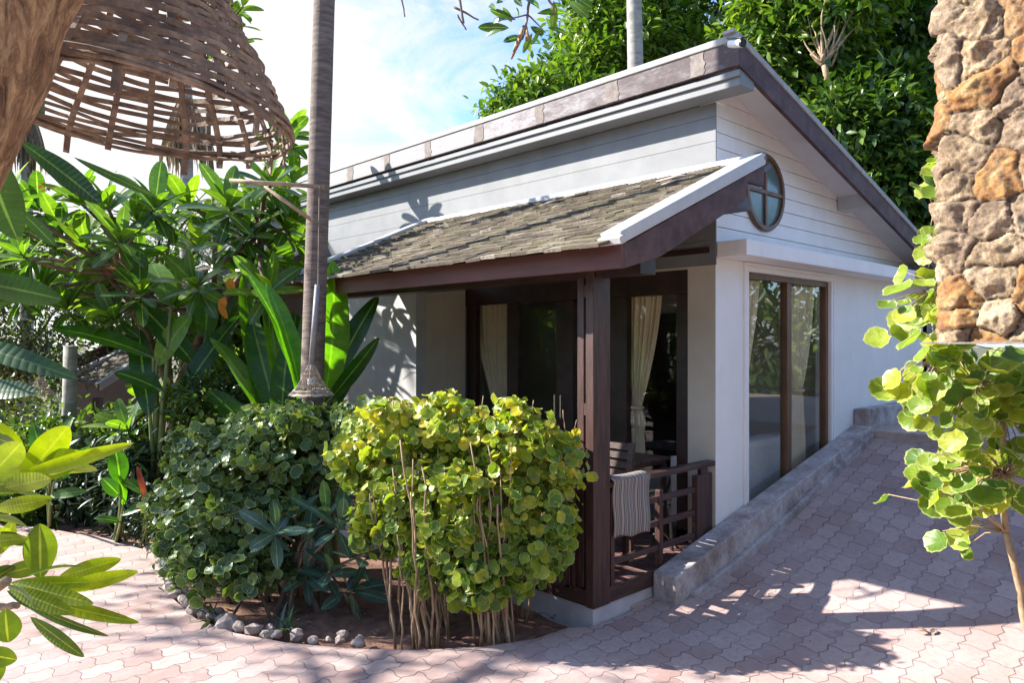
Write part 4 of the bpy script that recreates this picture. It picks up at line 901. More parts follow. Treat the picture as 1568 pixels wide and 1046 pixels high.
b = MB(); limb(b, g-UP*.1, P(262, 690, 8.2), .10, .085, .03, k=10); limb(b, P(262, 690, 8.2), f0, .085, .07, .03, k=10); limb(b, f0, f1, .055, .04, .08); limb(b, f0, f2, .06, .045, .10); limb(b, P(262, 690, 8.2), f3, .06, .04, .08); limb(b, f2, P(400, 360, 7.8), .04, .03, .08); limb(b, f1, P(190, 420, 7.9), .035, .03, .08)
nodes = [f1, f2, f3, P(400, 360, 7.8), P(190, 420, 7.9), f0]
tips3 = []; dirs = []
for (u, v) in tp_px:
    d = 7.9+random.uniform(-1.0, 1.2); p = P(u, v+18, d)
    nd = min(nodes, key=lambda q: (q-p).length+random.uniform(0, .4)); pts = limb(b, nd, p, .028, .016, .16, 8, k=6)
    ax = (p-nd).normalized()*.7+UP*.8+Vector((random.uniform(-.3, .3), random.uniform(-.3, .3), 0)); tips3.append(p); dirs.append(ax)
b.build('trunk', M['bark'], t, smooth=True)
rosettes(tips3, dirs, Lf['plum'], 'crown', t, n=(15, 20), size=.41)
scatter('blossom', TS, [tuple(P(u, v, 7.2)+Vector(tuple(rng.normal(size=3)*.02))) for u, v in [(70, 288)]*8+[(168, 412)]*8], rdir(16), rdir(16), .06, Lf['red'], t)
# higher plumeria rosettes left of the palm and above the basket
g = P(330, 60, 7.4)
t = thing('plumeria_tree', (P(330, 60, 9.3).x, P(330, 60, 9.3).y, 0), 'tall thin plumeria whose leaf tufts show above the basket lamp rim', 'tree')
tp = [(345, 18), (358, 38), (372, 10), (345, 62), (330, 5), (365, 62), (315, -20), (300, 20)]
b = MB(); ctr = P(318, 110, 7.8); limb(b, t.location, ctr, .05, .025, .03); tips3 = []; dirs = []
for u, v in tp: p = P(u, v, 7.4+random.uniform(-.3, .3)); limb(b, ctr, p, .025, .012, .12, k=6); tips3.append(p); dirs.append((.4, -.2, 1))
b.build('trunk', M['bark'], t, smooth=True); rosettes(tips3, dirs, Lf['plum'], 'crown', t, n=(7, 10), size=.26)
# ------------------------------------------------------------------ low plumeria with blue green leaves in the bed
g = PZ(455, 905, 0); t = thing('plumeria_seedling', g, 'low blue green plumeria seedling with open leaf rosettes in front of the tall palm', 'shrub')
tpx = [((422, 815), (-.25, -.75, .6), .25), ((505, 875), (0, -.6, .9), .22), ((470, 880), (-.3, -.8, .5), .2), ((522, 800), (.2, -.5, 1), .24), ((540, 905), (.4, -.9, .3), .24), ((470, 830), (.2, -.3, 1), .2), ((560, 850), (.2, -.5, 1), .2), ((500, 790), (0, -.3, 1), .22), ((450, 790), (0, -.3, 1), .18)]
b = MB(); tt, dd = [], []
for i, ((u, v), ax, s) in enumerate(tpx):
    p = P(u, v, 5.0+.12*(i % 3)); limb(b, g+Vector((random.uniform(-.1, .25), random.uniform(-.2, .1), 0)), p, .014, .008, .2, k=6); tt.append(p); dd.append(ax)
b.build('stem', M['stem'], t, smooth=True); rosettes(tt, dd, Lf['plum_b'], 'foliage', t, n=(8, 11), size=.27, T=T_oblong(8, .34, .1, .35, 1.25, 0, .7))
# ------------------------------------------------------------------ hedge shrubs
def hedge(name, label, vol, n, size, m, stems, smat, grad=None):
    cx = sum((Vector(c) for c, r in vol), Vector())/len(vol); t = thing(name, (cx.x, cx.y, 0), label, 'shrub')
    b = MB()
    for (a, c, r0) in stems: limb(b, a, c, r0, r0*.45, .05, 9, k=6)
    p, o, k = cloud_leaves(lumpy(vol, 80, .34), n, .42)
    mm = rng.random(n) < .09; p = p+o*(np.abs(rng.normal(size=(n, 1)))*.04*mm[:, None])
    b.build('stem', smat, t, smooth=True)
    view = nrm(np.array([0, 0, 1.9])-p); 
    nr = nrm(o*.55+rdir(n)*.75+np.array([0, 0, .55])+view*.3); dr = nrm(np.cross(nr, rdir(n))+np.array([0, 0, -.35])); 
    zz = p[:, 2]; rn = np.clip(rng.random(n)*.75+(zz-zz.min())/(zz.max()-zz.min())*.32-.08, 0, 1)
    if grad is not None: rn = np.clip(rn+grad(p), 0, 1)
    scatter('foliage', TR, p, dr, nr, size*rng.uniform(.4, 1.35, n)*.66, m, t, rnd=rn, wscale=rng.uniform(.72, 1.1, n)); return t
def bl(u, v, d, ru, rv, rd): return (P(u, v, d), (px_r(ru, d), px_r(rd*1.0, d) if False else px_r(ru, d), px_r(rv, d)))
vol = [bl(600, 655, 5.0, 70, 42, 0), bl(690, 655, 4.95, 75, 48, 0), bl(785, 668, 4.85, 72, 48, 0), bl(850, 700, 4.75, 45, 45, 0), bl(845, 790, 4.7, 42, 60, 0), bl(605, 730, 5.0, 62, 66, 0), bl(690, 760, 4.8, 70, 80, 0), bl(770, 770, 4.8, 65, 85, 0),
       bl(675, 835, 4.72, 42, 60, 0), bl(622, 795, 4.8, 40, 58, 0), bl(838, 845, 4.68, 32, 44, 0), bl(640, 860, 4.72, 26, 40, 0), bl(720, 870, 4.62, 48, 60, 0), bl(800, 860, 4.65, 42, 50, 0), bl(735, 895, 4.62, 42, 34, 0), bl(575, 790, 4.95, 40, 45, 0), bl(540, 700, 5.1, 40, 45, 0)]
st = []
for k in range(54):
    u = random.choice([random.uniform(600, 690), random.uniform(715, 805)]); g = PZ(u, random.uniform(925, 985), 0); g.z = -.08
    st.append((g, P(u+random.uniform(-55, 60)-12, random.uniform(610, 760), 4.8+random.uniform(-.1, .2)), random.uniform(.005, .013)))
for k in range(15):
    u = random.choice([random.uniform(604, 700), random.uniform(725, 790)]); g = PZ(u, random.uniform(972, 990), 0); g.z = -.07; st.append((g, P(u-random.uniform(0, 26), random.uniform(660, 830), 4.52+random.uniform(-.04, .06)), random.uniform(.006, .011)))
for u, v, dx in ((875, 655, 8), (866, 640, -4), (740, 618, 0), (815, 625, 2)): st.append((P(u-4, v+90, 4.8), P(u+dx, v-12, 4.8), .006))
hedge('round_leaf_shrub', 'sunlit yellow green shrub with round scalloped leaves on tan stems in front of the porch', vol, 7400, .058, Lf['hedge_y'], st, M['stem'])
vol = [bl(420, 680, 5.7, 90, 62, 0), bl(350, 720, 5.6, 80, 70, 0), bl(330, 790, 5.4, 75, 70, 0), bl(400, 780, 5.5, 80, 80, 0), bl(310, 850, 5.2, 50, 50, 0), bl(380, 860, 5.2, 65, 40, 0), bl(480, 660, 5.8, 60, 45, 0), bl(275, 770, 5.6, 40, 50, 0), bl(500, 720, 5.6, 40, 60, 0), bl(560, 650, 5.7, 60, 40, 0), bl(300, 700, 5.7, 40, 40, 0)]
st = []
for k in range(22):
    g = PZ(random.uniform(300, 520), random.uniform(880, 945), 0); g.z = -.08; st.append((g, P(random.uniform(290, 560), random.uniform(640, 790), 5.6), random.uniform(.012, .028)))
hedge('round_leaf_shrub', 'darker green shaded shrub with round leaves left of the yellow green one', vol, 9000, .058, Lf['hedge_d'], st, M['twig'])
# ------------------------------------------------------------------ right shrub
g = Vector((P(1600, 1046, 3.6).x, P(1600, 1046, 3.6).y, 0)); t = thing('variegated_shrub', g, 'shrub with large pale edged round leaves growing below and behind the stone pier', 'shrub')
b = MB(); n1 = P(1540, 815, 3.65); limb(b, g, n1, .022, .016, .04, k=8); n2 = P(1535, 640, 3.7); limb(b, n1, n2, .016, .014, .05); n3 = P(1450, 540, 3.75); limb(b, n2, n3, .012, .008, .08); n4 = P(1432, 330, 3.85); limb(b, n3, n4, .009, .005, .05); n5 = P(1600, 560, 3.6); limb(b, g, n5, .02, .012, .04); n6 = P(1535, 300, 3.9); 
lf = []
tgt = []
for (u, v, ru, rv, k_) in [(1440, 280, 18, 40, 12), (1420, 370, 16, 20, 5), (1415, 470, 40, 50, 24), (1450, 560, 55, 40, 26), (1520, 590, 60, 50, 30), (1490, 680, 70, 50, 34), (1445, 735, 40, 35, 14), (1560, 720, 30, 60, 12), (1520, 740, 40, 40, 12), (1565, 600, 40, 60, 16), (1400, 600, 25, 30, 8), (1480, 800, 14, 20, 4)]:
    for _ in range(int(k_*1.6)):
        tgt.append((P(u+random.gauss(0, ru*.6), v+random.gauss(0, rv*.6), 3.7+random.uniform(-.22, .25))))
pos, dr, nr = [], [], []; hubs = [n1, n2, n3, n4, n5, n1.lerp(n2, .5), n2.lerp(n3, .5), n3.lerp(n4, .4), n3.lerp(n4, .8)]
for q in tgt:
    h = min(hubs, key=lambda z: (z-q).length); b.tube([h, h.lerp(q, .55)+UP*.03, q], [.004, .003, .0022], 5)
    o_ = (q-h).normalized(); pos.append(tuple(q)); dr.append(tuple(o_*.7-UP*.75+Vector(tuple(rng.normal(size=3)*.3)))); nr.append(tuple((CAM-q).normalized()*.7+UP*.6+SD*.3+Vector(tuple(rng.normal(size=3)*.4))))
b.build('stem', M['stem'], t, smooth=True)
scatter('foliage', TRB, pos, dr, nr, .068*rng.uniform(.45, 1.2, len(pos)), Lf['right'], t)
# ------------------------------------------------------------------ banana / heliconia clumps
def paddles(name, base, tips, label, lm='banana', cat='plant', width=.2, trunk=.05, rn=None, grp=None):
    """tips: (leaf base point, leaf tip point, rel width, droop) in world"""
    base = Vector(base); t = thing(name, base, label, cat, grp); b = MB(); 
    for i, (a, c, wd, r_) in enumerate(tips):
        a, c = Vector(a), Vector(c); b.tube([base+Vector((random.uniform(-.05, .05), random.uniform(-.05, .05), -.05)), base.lerp(a, .5)+UP*.05, a, a.lerp(c, .15)], [trunk, trunk*.6, trunk*.35, trunk*.2], 6)
    b.build('stalk', M['leafstalk'], t, smooth=True)
    pos = [tuple(a) for a, c, w_, r_ in tips]; dr = [tuple(Vector(c)-Vector(a)) for a, c, w_, r_ in tips]; sz = [(Vector(c)-Vector(a)).length*1.06 for a, c, w_, r_ in tips]
    nr = []
    for a, c, w_, r_ in tips:
        d = (Vector(c)-Vector(a)).normalized(); v = (CAM-Vector(a)).normalized(); n0 = (v*.75+UP*.5+Vector(tuple(rng.normal(size=3)*.25))); nr.append(tuple(n0-d*n0.dot(d)))
    ws = np.array([w_ for a, c, w_, r_ in tips])/np.array(sz)/.30
    scatter('foliage', T_oblong(18, .30, .22, .5, 1.0, .006, .55), pos, dr, nr, np.array(sz), Lf[lm], t, rnd=np.array([r_ for *_, r_ in tips]), wscale=ws); return t
M['leafstalk'] = mk('green_stalk', (.10, .14, .04), (.16, .20, .06), 8, .5, .1, 30)
def pp(*l): return [(P(u0, v0, d), P(u1, v1, d2), w_, r_) for (u0, v0, d, u1, v1, d2, w_, r_) in l]
paddles('banana_plant', PZ(505, 868, 0), pp((494, 625, 6.6, 538, 408, 6.5, .30, .95), (502, 600, 6.8, 562, 455, 6.7, .22, .15), (500, 618, 6.6, 572, 534, 6.3, .14, .25), (488, 640, 6.7, 452, 470, 6.8, .22, .6), (470, 650, 6.3, 428, 402, 6.4, .26, .5), (465, 640, 6.2, 440, 425, 6.3, .2, .85), (500, 640, 6.9, 540, 560, 7, .14, .2)), 'banana plant with one upright sunlit leaf just right of the palm trunk')
paddles('banana_plant', PZ(420, 845, 0), pp((432, 640, 7.0, 410, 380, 7.2, .18, .9), (425, 640, 7.1, 380, 480, 7.2, .26, .5), (440, 650, 7, 455, 470, 7.3, .3, .4), (410, 660, 7.1, 352, 500, 7.3, .26, .75), (430, 660, 6.9, 436, 530, 6.8, .24, .35), (400, 680, 7.1, 330, 590, 7, .24, .2), (420, 700, 6.9, 470, 600, 6.9, .2, .1), (405, 640, 7.2, 372, 410, 7.4, .2, .85)), 'clump of broad banana leaves between the plumeria tree and the palm')
paddles('banana_plant', PZ(240, 800, 0), pp((235, 548, 7.6, 85, 478, 7.4, .22, .45), (240, 560, 7.6, 274, 486, 7.4, .25, 1.0), (262, 470, 7.5, 232, 386, 7.8, .26, .95), (300, 560, 7.7, 215, 455, 7.4, .26, .2), (315, 520, 7.9, 318, 430, 8.0, .26, .6), (230, 640, 7.5, 205, 500, 7.6, .24, .1), (270, 620, 7.5, 350, 480, 7.6, .22, .15), (250, 600, 7.4, 180, 560, 7.3, .18, .2)), 'heliconia with long arching dark leaves in the middle of the left garden')
paddles('banana_plant', PZ(183, 826, 0), pp((184, 740, 6.6, 180, 690, 6.5, .17, .3), (186, 735, 6.6, 222, 745, 6.4, .13, .4), (184, 760, 6.5, 160, 735, 6.4, .12, .3), (188, 775, 6.5, 192, 730, 6.5, .1, .8), (186, 790, 6.4, 240, 760, 6.3, .08, .5), (184, 800, 6.4, 150, 790, 6.3, .08, .3)), 'small young banana plant at the far edge of the brick path', trunk=.018)
paddles('croton', PZ(222, 836, 0), pp((222, 760, 6.4, 212, 720, 6.3, .05, .5), (224, 775, 6.4, 210, 778, 6.3, .04, .6), (224, 790, 6.4, 222, 740, 6.4, .04, .3), (226, 800, 6.4, 252, 770, 6.3, .05, .2)), 'thin upright croton with drooping dark red leaves beside the path', lm='red', trunk=.012)
paddles('potted_palm_sapling', PZ(75, 806, 0), pp((80, 720, 7, 95, 640, 7, .14, .7), (75, 730, 7, 50, 650, 7, .16, .5), (82, 740, 7, 130, 690, 7, .12, .4), (78, 760, 7, 120, 750, 6.9, .1, .6), (72, 750, 7, 30, 700, 7, .12, .3)), 'leafy green sapling at the left edge behind the near plumeria', trunk=.02)
# strappy low plants at the bed edge
for (u, v, lb) in ((262, 880, 'small strappy plant by the pale stones at the bend of the path'), (330, 950, 'spiky low plant behind the edging stones'), (436, 965, 'small green and red shoot in the soil near the edging stones')):
    g = PZ(u, v, 0); t = thing('spider_plant', g, lb, 'plant'); n = 16; pr_ = [tuple(g+Vector((random.uniform(-.03, .03), random.uniform(-.03, .03), -.02))) for _ in range(n)]
    dd = rdir(n); dd[:, 2] = np.abs(dd[:, 2])+.5; scatter('foliage', T_oblong(5, .1, .2, .9, .6), pr_, dd, np.tile([0, 0, 1.], (n, 1)), .2*rng.uniform(.7, 1.2, n), Lf['plum_b' if u != 330 else 'grey'], t)
# ------------------------------------------------------------------ understorey shrubs, left
def shrub(u, v, d, ru, rv, n, lm, label, size=.10, T=TS, name='garden_shrub', cr=.07, group='shrubs of the left garden', per=7):
    c = P(u, v, d); r = px_r(ru, d); rz_ = px_r(rv, d); cs = [(c, (r, r, rz_))]
    for _ in range(6): a = rdir(1)[0]*np.array([r, r, rz_])*.8; cs.append((c+Vector(tuple(a)), (r*.4, r*.4, rz_*.4)))
    return tree(name, (c.x, c.y, 0), cs, n, per, size, cr, Lf[lm], M['twig'], label, tr=.03, T=T, cat='shrub', group=group, surf=.5)
shrub(150, 668, 9.0, 75, 34, 260, 'tree_l', 'mid green shrub below the distant tiled roof', .10)
shrub(215, 690, 8.6, 70, 60, 300, 'tree', 'green shrub at the foot of the plumeria tree', .10)
shrub(130, 740, 8.0, 60, 55, 260, 'dark', 'dark glossy shrub above the far path edge', .16, T=T_oblong(4, .22, .1, .5, .7))
shrub(210, 745, 7.7, 55, 60, 240, 'dark', 'dark shrub with narrow shining leaves beside the croton', .18, T=T_oblong(4, .2, .1, .5, .7))
shrub(70, 700, 8.4, 55, 60, 220, 'tree', 'leafy shrub at the left edge behind the near plumeria', .10)
shrub(20, 760, 8.0, 60, 50, 160, 'tree', 'low green shrub at the far left of the path', .10)
shrub(330, 620, 7.6, 60, 45, 260, 'tree', 'green shrub showing above the dark round leaf hedge', .09)
shrub(20, 640, 9.5, 60, 60, 260, 'grey', 'loose olive green shrub under the distant wicker lamp', .08)
shrub(-60, 700, 8.5, 80, 80, 160, 'tree', 'shrub beyond the left edge of the view', .10)
shrub(225, 790, 6.9, 24, 35, 110, 'dark', 'small dark fine leaved bush at the bend of the path', .05, cr=.04)
shrub(260, 800, 6.2, 26, 50, 200, 'tree', 'small leaved green bush left of the round leaf hedge', .055, cr=.04)
shrub(290, 730, 7.9, 60, 60, 260, 'dark', 'deep shaded shrub behind the dark round leaf hedge', .15, T=T_oblong(4, .22, .1, .5, .7))
shrub(400, 600, 8.2, 60, 60, 260, 'tree', 'green shrub against the wall behind the banana clump', .09)
# trees closing the view at the left
def btree(u, v, d, ru, n, lm, label, size=.16, more=()):
    c = P(u, v, d); r = px_r(ru, d); cs = [(c, (r, r, r*.8))]
    for (du, dv, rp) in more: rr = px_r(rp, d); cs.append((P(u+du, v+dv, d), (rr, rr, rr*.85)))
    for _ in range(6): a = rdir(1)[0]; cs.append((c+Vector(tuple(a))*r*.85, (r*.35, r*.35, r*.3)))
    return tree('garden_tree', (c.x, c.y, 0), cs, n, 9, size, .16, Lf[lm], M['bark'], label, tr=.09, group='trees closing the left garden', surf=.3)
btree(30, 470, 12, 110, 620, 'grey', 'fine leaved olive green tree at the far left edge', .10, [(60, 60, 60), (-30, 100, 80)])
btree(170, 440, 15, 90, 520, 'tree_l', 'green tree behind the middle of the plumeria tree', .14, [(20, 60, 60)])
btree(310, 430, 14.5, 90, 520, 'tree', 'dense green tree in the gap left of the bungalow', .14, [(-40, 80, 70), (40, 90, 60)])
btree(-80, 400, 13, 130, 400, 'tree', 'tree beyond the left edge of the view behind the shrubs', .15)
btree(60, 570, 19, 90, 400, 'tree', 'low dark tree behind the distant tiled roof', .16, [(120, 0, 100), (-120, 20, 100)])
btree(380, 520, 12, 60, 320, 'tree', 'bushy tree close to the far end of the bungalow', .13)
btree(-220, 520, 16, 170, 350, 'tree', 'broad tree far outside the left edge', .18)
# orange dying leaf in the banana clump
p = P(350, 440, 7.0); t = thing('dying_leaf', p, 'orange brown dying leaf hanging in the left garden beside a branch', 'leaf'); q = [tuple(P(352, 425, 7.0)), tuple(P(345, 455, 7.0)), tuple(P(338, 468, 7.0))]
scatter('blade', T_oblong(6, .4, .3, 1, .6), q, [(.1, .1, -1), (-.3, .3, -1), (.3, -.2, -1)], [(-.6, -.7, .1)]*3, [.22, .22, .16], Lf['orange'], t)
# ------------------------------------------------------------------ far bungalow
g = P(150, 600, 13.5); t = thing('far_bungalow', (g.x, g.y, 0), 'distant bungalow with tiled porch roof half hidden in the left garden', 'house')
A, B = P(104, 562, 13.2), P(195, 520, 13.6); dn = (B-A).normalized(); 
b = MB(); q0, q1, q2, q3 = P(108, 586, 13.2), P(150, 598, 12.4), P(210, 560, 13.0), P(180, 536, 14.2); 
dz = Vector((0, 0, .06)); b.prism([q0, q1, q2, q3], (0, 0, .05)); b.build('roof_tiles', M['tile'], t)
b = MB(); b.bar(P(108, 575, 13.2), P(190, 538, 14.0), .12, .10); b.build('ridge_capping', M['trim'], t); b = MB(); b.bar(q1+dz, q2+dz, .12, .12); b.build('verge_capping', M['trim'], t)
b = MB(); b.bar(P(104, 565, 13.6), P(200, 522, 14.4), .05, .26); b.build('fascia', M['wood'], t); b = MB(); b.bar(q1-dz*2, P(150, 640, 12.4), .12, .12, RT); b.build('post', M['wood'], t)
b = MB(); c1, c2 = P(100, 560, 14.2), P(215, 520, 14.8); b.prism([Vector((c1.x, c1.y, 0)), Vector((c2.x, c2.y, 0)), Vector((c2.x, c2.y, c2.z)), Vector((c1.x, c1.y, c1.z))], RT*.1+FW*.3); b.build('wall', M['greyboard'], t)
# ------------------------------------------------------------------ shade tree outside the frame + overhanging branch
cs = [((-1.45, 9.75, 5.2), (1.0, .9, .4)), ((-3.0, 8.3, 5.0), (.9, 1.1, .4)), ((-4.0, 6.6, 5.2), (1.0, 1.1, .5)), ((-2.2, 11.2, 5.2), (.9, .9, .4))]
t = tree('almond_tree', (-3.3, 8.6, 0), cs, 230, 9, .17, .22, Lf['tree_l'], M['bark_grey'], 'almond tree whose twig of long leaves hangs in at the top centre', tr=.14, T=T_oblong(4, .36, .12, .5, .8), surf=.35)
b = MB(); hub = P(808, 22, 3.3); e0 = P(560, -170, 3.4); limb(b, (-2.9, 8.0, 3.2), e0, .05, .02, .05); limb(b, e0, P(700, -60, 3.35), .018, .012, .06)
for a, c, r0 in [((700, -60), (815, -40), .012), ((815, -40), (808, 22), .009), ((808, 22), (800, 60), .006), ((675, -60), (710, 35), .009), ((695, 10), (733, 30), .006), ((700, 22), (714, 45), .005), ((612, -10), (620, 25), .005), ((815, -40), (850, 20), .008), ((815, -40), (905, -30), .009), ((905, -30), (885, 20), .005), ((808, 22), (770, 30), .004), ((808, 22), (835, 50), .004), ((616, -60), (612, -10), .006), ((700, -60), (616, -60), .008)]:
    limb(b, P(*a, 3.3), P(*c, 3.3), r0, r0*.6, .08, 6, k=6)
b.build('twig', M['twig'], t, smooth=True)
lv = [(790, 30, 752, 14, 12), (775, 28, 748, 30, 10), (780, 42, 738, 40, 16), (770, 45, 742, 50, 10), (800, 55, 776, 58, 12), (815, 50, 802, 75, 10), (812, 40, 832, 52, 12), (838, 42, 870, 46, 12), (848, 0, 850, 40, 16), (870, 0, 900, 22, 16), (830, 60, 845, 75, 12), (805, 0, 838, 8, 12), (775, 0, 760, -15, 12), (760, 15, 745, 0, 10), (822, 20, 860, 12, 14), (800, 10, 785, -10, 12), (880, -5, 905, 10, 16), (820, -10, 850, -15, 14), (770, 10, 782, 28, 10), (826, 45, 818, 66, 9), (845, 55, 842, 20, 12), (790, 10, 800, 30, 8), (760, 5, 775, -8, 10)]
leaf_px([(a, b_, 3.3+random.uniform(-.1, .1), c, d_, 3.3+random.uniform(-.15, .1), w_*.8, random.uniform(-1, 1), random.random()*.8) for a, b_, c, d_, w_ in lv], TP, Lf['plum'], 'foliage', t)
b = MB(); b.tube([P(802, 38, 3.3), P(795, 60, 3.3), P(783, 90, 3.3)], [.006, .018, .006], 7, flat=.5); b.tube([P(806, 40, 3.3), P(808, 60, 3.28)], [.006, .014], 7, flat=.5); b.build('seed_pod', M['bark_big'], t, smooth=True)
# ------------------------------------------------------------------ stone gate pier
def pier():
    xf, y1, yb, dep = 3.09, .935, -.9, .5; z0, z1 = 1.895, 4.4
    t = thing('stone_gateway', (3.34, -.4, 0), 'rough stone clad gate pier at the upper right edge, its flat underside above the shrub', 'gate pier')
    step = .0065; rad = .06
    # perimeter path: front (-X face) from yb to y1, round the corner, along the +Y end
    per = []
    ny = int((y1-rad-yb)/step)
    for i in range(ny+1): per.append((xf, yb+i*(y1-rad-yb)/ny, -1, 0))
    for i in range(1, 9): a = math.pi-i/9*math.pi/2; per.append((xf+rad+math.cos(a)*rad, y1-rad+math.sin(a)*rad, math.cos(a), math.sin(a)))
    nx = int((dep-rad)/.016)
    for i in range(nx+1): per.append((xf+rad+i*(dep-rad)/nx, y1, 0, 1))
    per = np.array(per); s = np.concatenate(([0], np.cumsum(np.hypot(np.diff(per[:, 0]), np.diff(per[:, 1])))))
    nz = int((z1-z0)/step); zz = np.linspace(z0, z1, nz+1); Sg, Zg = np.meshgrid(s, zz, indexing='ij')
    r2 = np.random.default_rng(5); cw_, ch_ = .150, .135; sites = []
    for i in range(-1, int(s[-1]/cw_)+2):
        for j in range(-1, int((z1-z0)/ch_)+2): sites.append((i*cw_+cw_*.5+r2.uniform(-.062, .062)+(.075 if j % 2 else 0), z0+j*ch_+ch_*.5+r2.uniform(-.05, .05), r2.random(), r2.uniform(-.35, .35), r2.uniform(-.35, .35), r2.uniform(0, 1)))
    sites = np.array(sites)
    wob = np.array([[noise.noise(Vector((a*9, c*9, 0)))*.030+noise.noise(Vector((a*28, c*28, 5)))*.009 for a, c in zip(ra, rc)] for ra, rc in zip(Sg, Zg)])
    wob2 = np.array([[noise.noise(Vector((a*9, c*9, 9)))*.030+noise.noise(Vector((a*28, c*28, 15)))*.009 for a, c in zip(ra, rc)] for ra, rc in zip(Sg, Zg)])
    SS, ZZ = Sg+wob, Zg+wob2; d1 = np.full(SS.shape, 9.); d2 = np.full(SS.shape, 9.); id1 = np.zeros(SS.shape, int)
    for k, q in enumerate(sites):
        dd = np.hypot((SS-q[0]), (ZZ-q[1])*1.1); m1 = dd < d1; d2 = np.where(m1, d1, np.minimum(d2, dd)); id1 = np.where(m1, k, id1); d1 = np.where(m1, dd, d1)
    e = (d2-d1); q = sites[id1]
    face = np.clip(e/.014, 0, 1)**.5
    rough = np.array([[noise.noise(Vector((a*14, c*14, k*3.1)))*.010+abs(noise.noise(Vector((a*30, c*30, k))))*-.012+abs(noise.noise(Vector((a*75, c*75, k))))*-.007 for a, c, k in zip(ra, rc, rk)] for ra, rc, rk in zip(Sg, Zg, id1)])
    pl = []
    for m_i in range(5):
        r3 = np.random.default_rng(11+m_i); ca, cb, cc_ = r3.uniform(-1.0, 1.0, len(sites))[id1], r3.uniform(-1.0, 1.0, len(sites))[id1], r3.uniform(.035, .08, len(sites))[id1]
        pl.append(cc_+(SS-q[..., 0])*ca+(ZZ-q[..., 1])*cb)
    fac = np.minimum.reduce(pl)
    h = face*(np.clip(fac, .024, .09)+rough*1.1)-.014
    h[:, 0] = .02; 
    X = per[:, 0][:, None]+per[:, 2][:, None]*h; Y = per[:, 1][:, None]+per[:, 3][:, None]*h
    V = np.stack([X, Y, Zg], -1).reshape(-1, 3); n1 = nz+1; ns = len(s)
    I, J = np.meshgrid(np.arange(ns-1), np.arange(nz), indexing='ij'); a = (I*n1+J).ravel(); idx = np.stack([a, a+n1, a+n1+1, a+1], 1)[:, ::-1]
    m, nt, bs = newmat('pier_stone'); at = N(nt, 'ShaderNodeAttribute'); at.attribute_name = 'rnd'; uv = N(nt, 'ShaderNodeUVMap'); uv.uv_map = 'UVMap'; sp = N(nt, 'ShaderNodeSeparateXYZ'); L(nt, uv.outputs[0], sp.inputs[0]); co = obco(nt)
    n1_ = noise_(nt, 9, co, 8, .75, .6); n2_ = noise_(nt, 60, co, 6, .75)
    pale = ramp(nt, [(.34, (.10, .06, .035)), (.48, (.31, .215, .12)), (.66, (.52, .41, .27))], n1_).outputs[0]
    och = ramp(nt, [(.34, (.09, .035, .018)), (.46, (.33, .14, .035)), (.56, (.38, .22, .075)), (.7, (.42, .34, .24))], n1_).outputs[0]
    gry = ramp(nt, [(.34, (.12, .075, .045)), (.5, (.30, .21, .13)), (.7, (.47, .37, .25))], n1_).outputs[0]
    c = mix(nt, ramp(nt, [(.35, (0, 0, 0)), (.55, (1, 1, 1))], at.outputs['Fac']).outputs[0], pale, och); c = mix(nt, ramp(nt, [(.68, (0, 0, 0)), (.72, (1, 1, 1))], at.outputs['Fac']).outputs[0], c, gry)
    c = mix(nt, ramp(nt, [(.40, (.75, .75, .75)), (.56, (0, 0, 0))], n2_).outputs[0], c, (.12, .085, .06))
    c = mix(nt, ramp(nt, [(.0, (1, 1, 1)), (.22, (0, 0, 0))], sp.outputs[0]).outputs[0], c, (.075, .055, .04))
    L(nt, c, bs.inputs['Base Color']); bs.inputs['Roughness'].default_value = .9; bump(nt, bs, n2_, .7, .01)
    mesh_np('stone_cladding', V, (idx.ravel(), np.full(len(idx), 4)), m, t, np.stack([np.clip(e/.05, 0, 1), q[..., 2]], -1).reshape(-1, 2), q[..., 5].ravel())
    b = MB(); b.box(xf+.03, xf+dep, yb, y1-.03, z0+.004, z1); b.box(xf-.035, xf+dep+.0, yb, y1+.03, z0-.004, z0+.003); b.box(xf, xf+dep, -1.5, -.9, 0, z1); b.build('pier_core', M['patch'], t)
    b = MB(); b.box(xf+.02, xf+dep-.02, -.9, .25, 0, z0-.005); b.build('pier_foot', M['slab'], t)
pier()
# ------------------------------------------------------------------ fallen petals and leaves on the paving
def fallen(u, v, lb, m, s, z=None, nm='fallen_leaf', cat='leaf', grp=None):
    p = PZ(u, v, 0); 
    for _ in range(12):
        h = ramph(p.x) if p.y < 3 else 0; p = PZ(u, v, h if z is None else z)
    n = 3; o = scatter(nm, TS, [tuple(p+UP*.012+Vector((random.uniform(-.3, .3)*s, random.uniform(-.3, .3)*s, 0))) for _ in range(n)], [(random.uniform(-1, 1), random.uniform(-1, 1), .15) for _ in range(n)], [(0, 0, 1)]*n, s, m, None, origin=tuple(p)); tag(o, lb, cat, grp)
Lf['petal'] = leafmat('white_petal', [(0, (.72, .70, .66)), (1, (.8, .78, .75))], .3, .5)
for (u, v) in ((1337, 681), (1375, 680), (1331, 684), (1342, 679)): fallen(u, v, 'white fallen petal at the top of the brick ramp', Lf['petal'], .07, nm='fallen_petal', cat='petal', grp='petals at the top of the ramp')
fallen(1300, 652, 'white petal lying on the top end of the ramp wall', Lf['petal'], .05, 1.035, 'fallen_petal', 'petal')
fallen(1425, 972, 'dry curled leaf on the sunlit pavement at the lower right', Lf['dead'], .07)
fallen(1178, 816, 'brown dead leaf at the foot of the ramp wall', Lf['dead'], .05)
for (u, v) in ((640, 975), (610, 950), (740, 965), (560, 940), (680, 955), (850, 945), (470, 950), (830, 930)): fallen(u, v, 'small dry leaf on the red soil of the planting bed', Lf['dead'], .05, -.04, 'fallen_leaf', 'leaf', 'dry leaves on the planting bed')
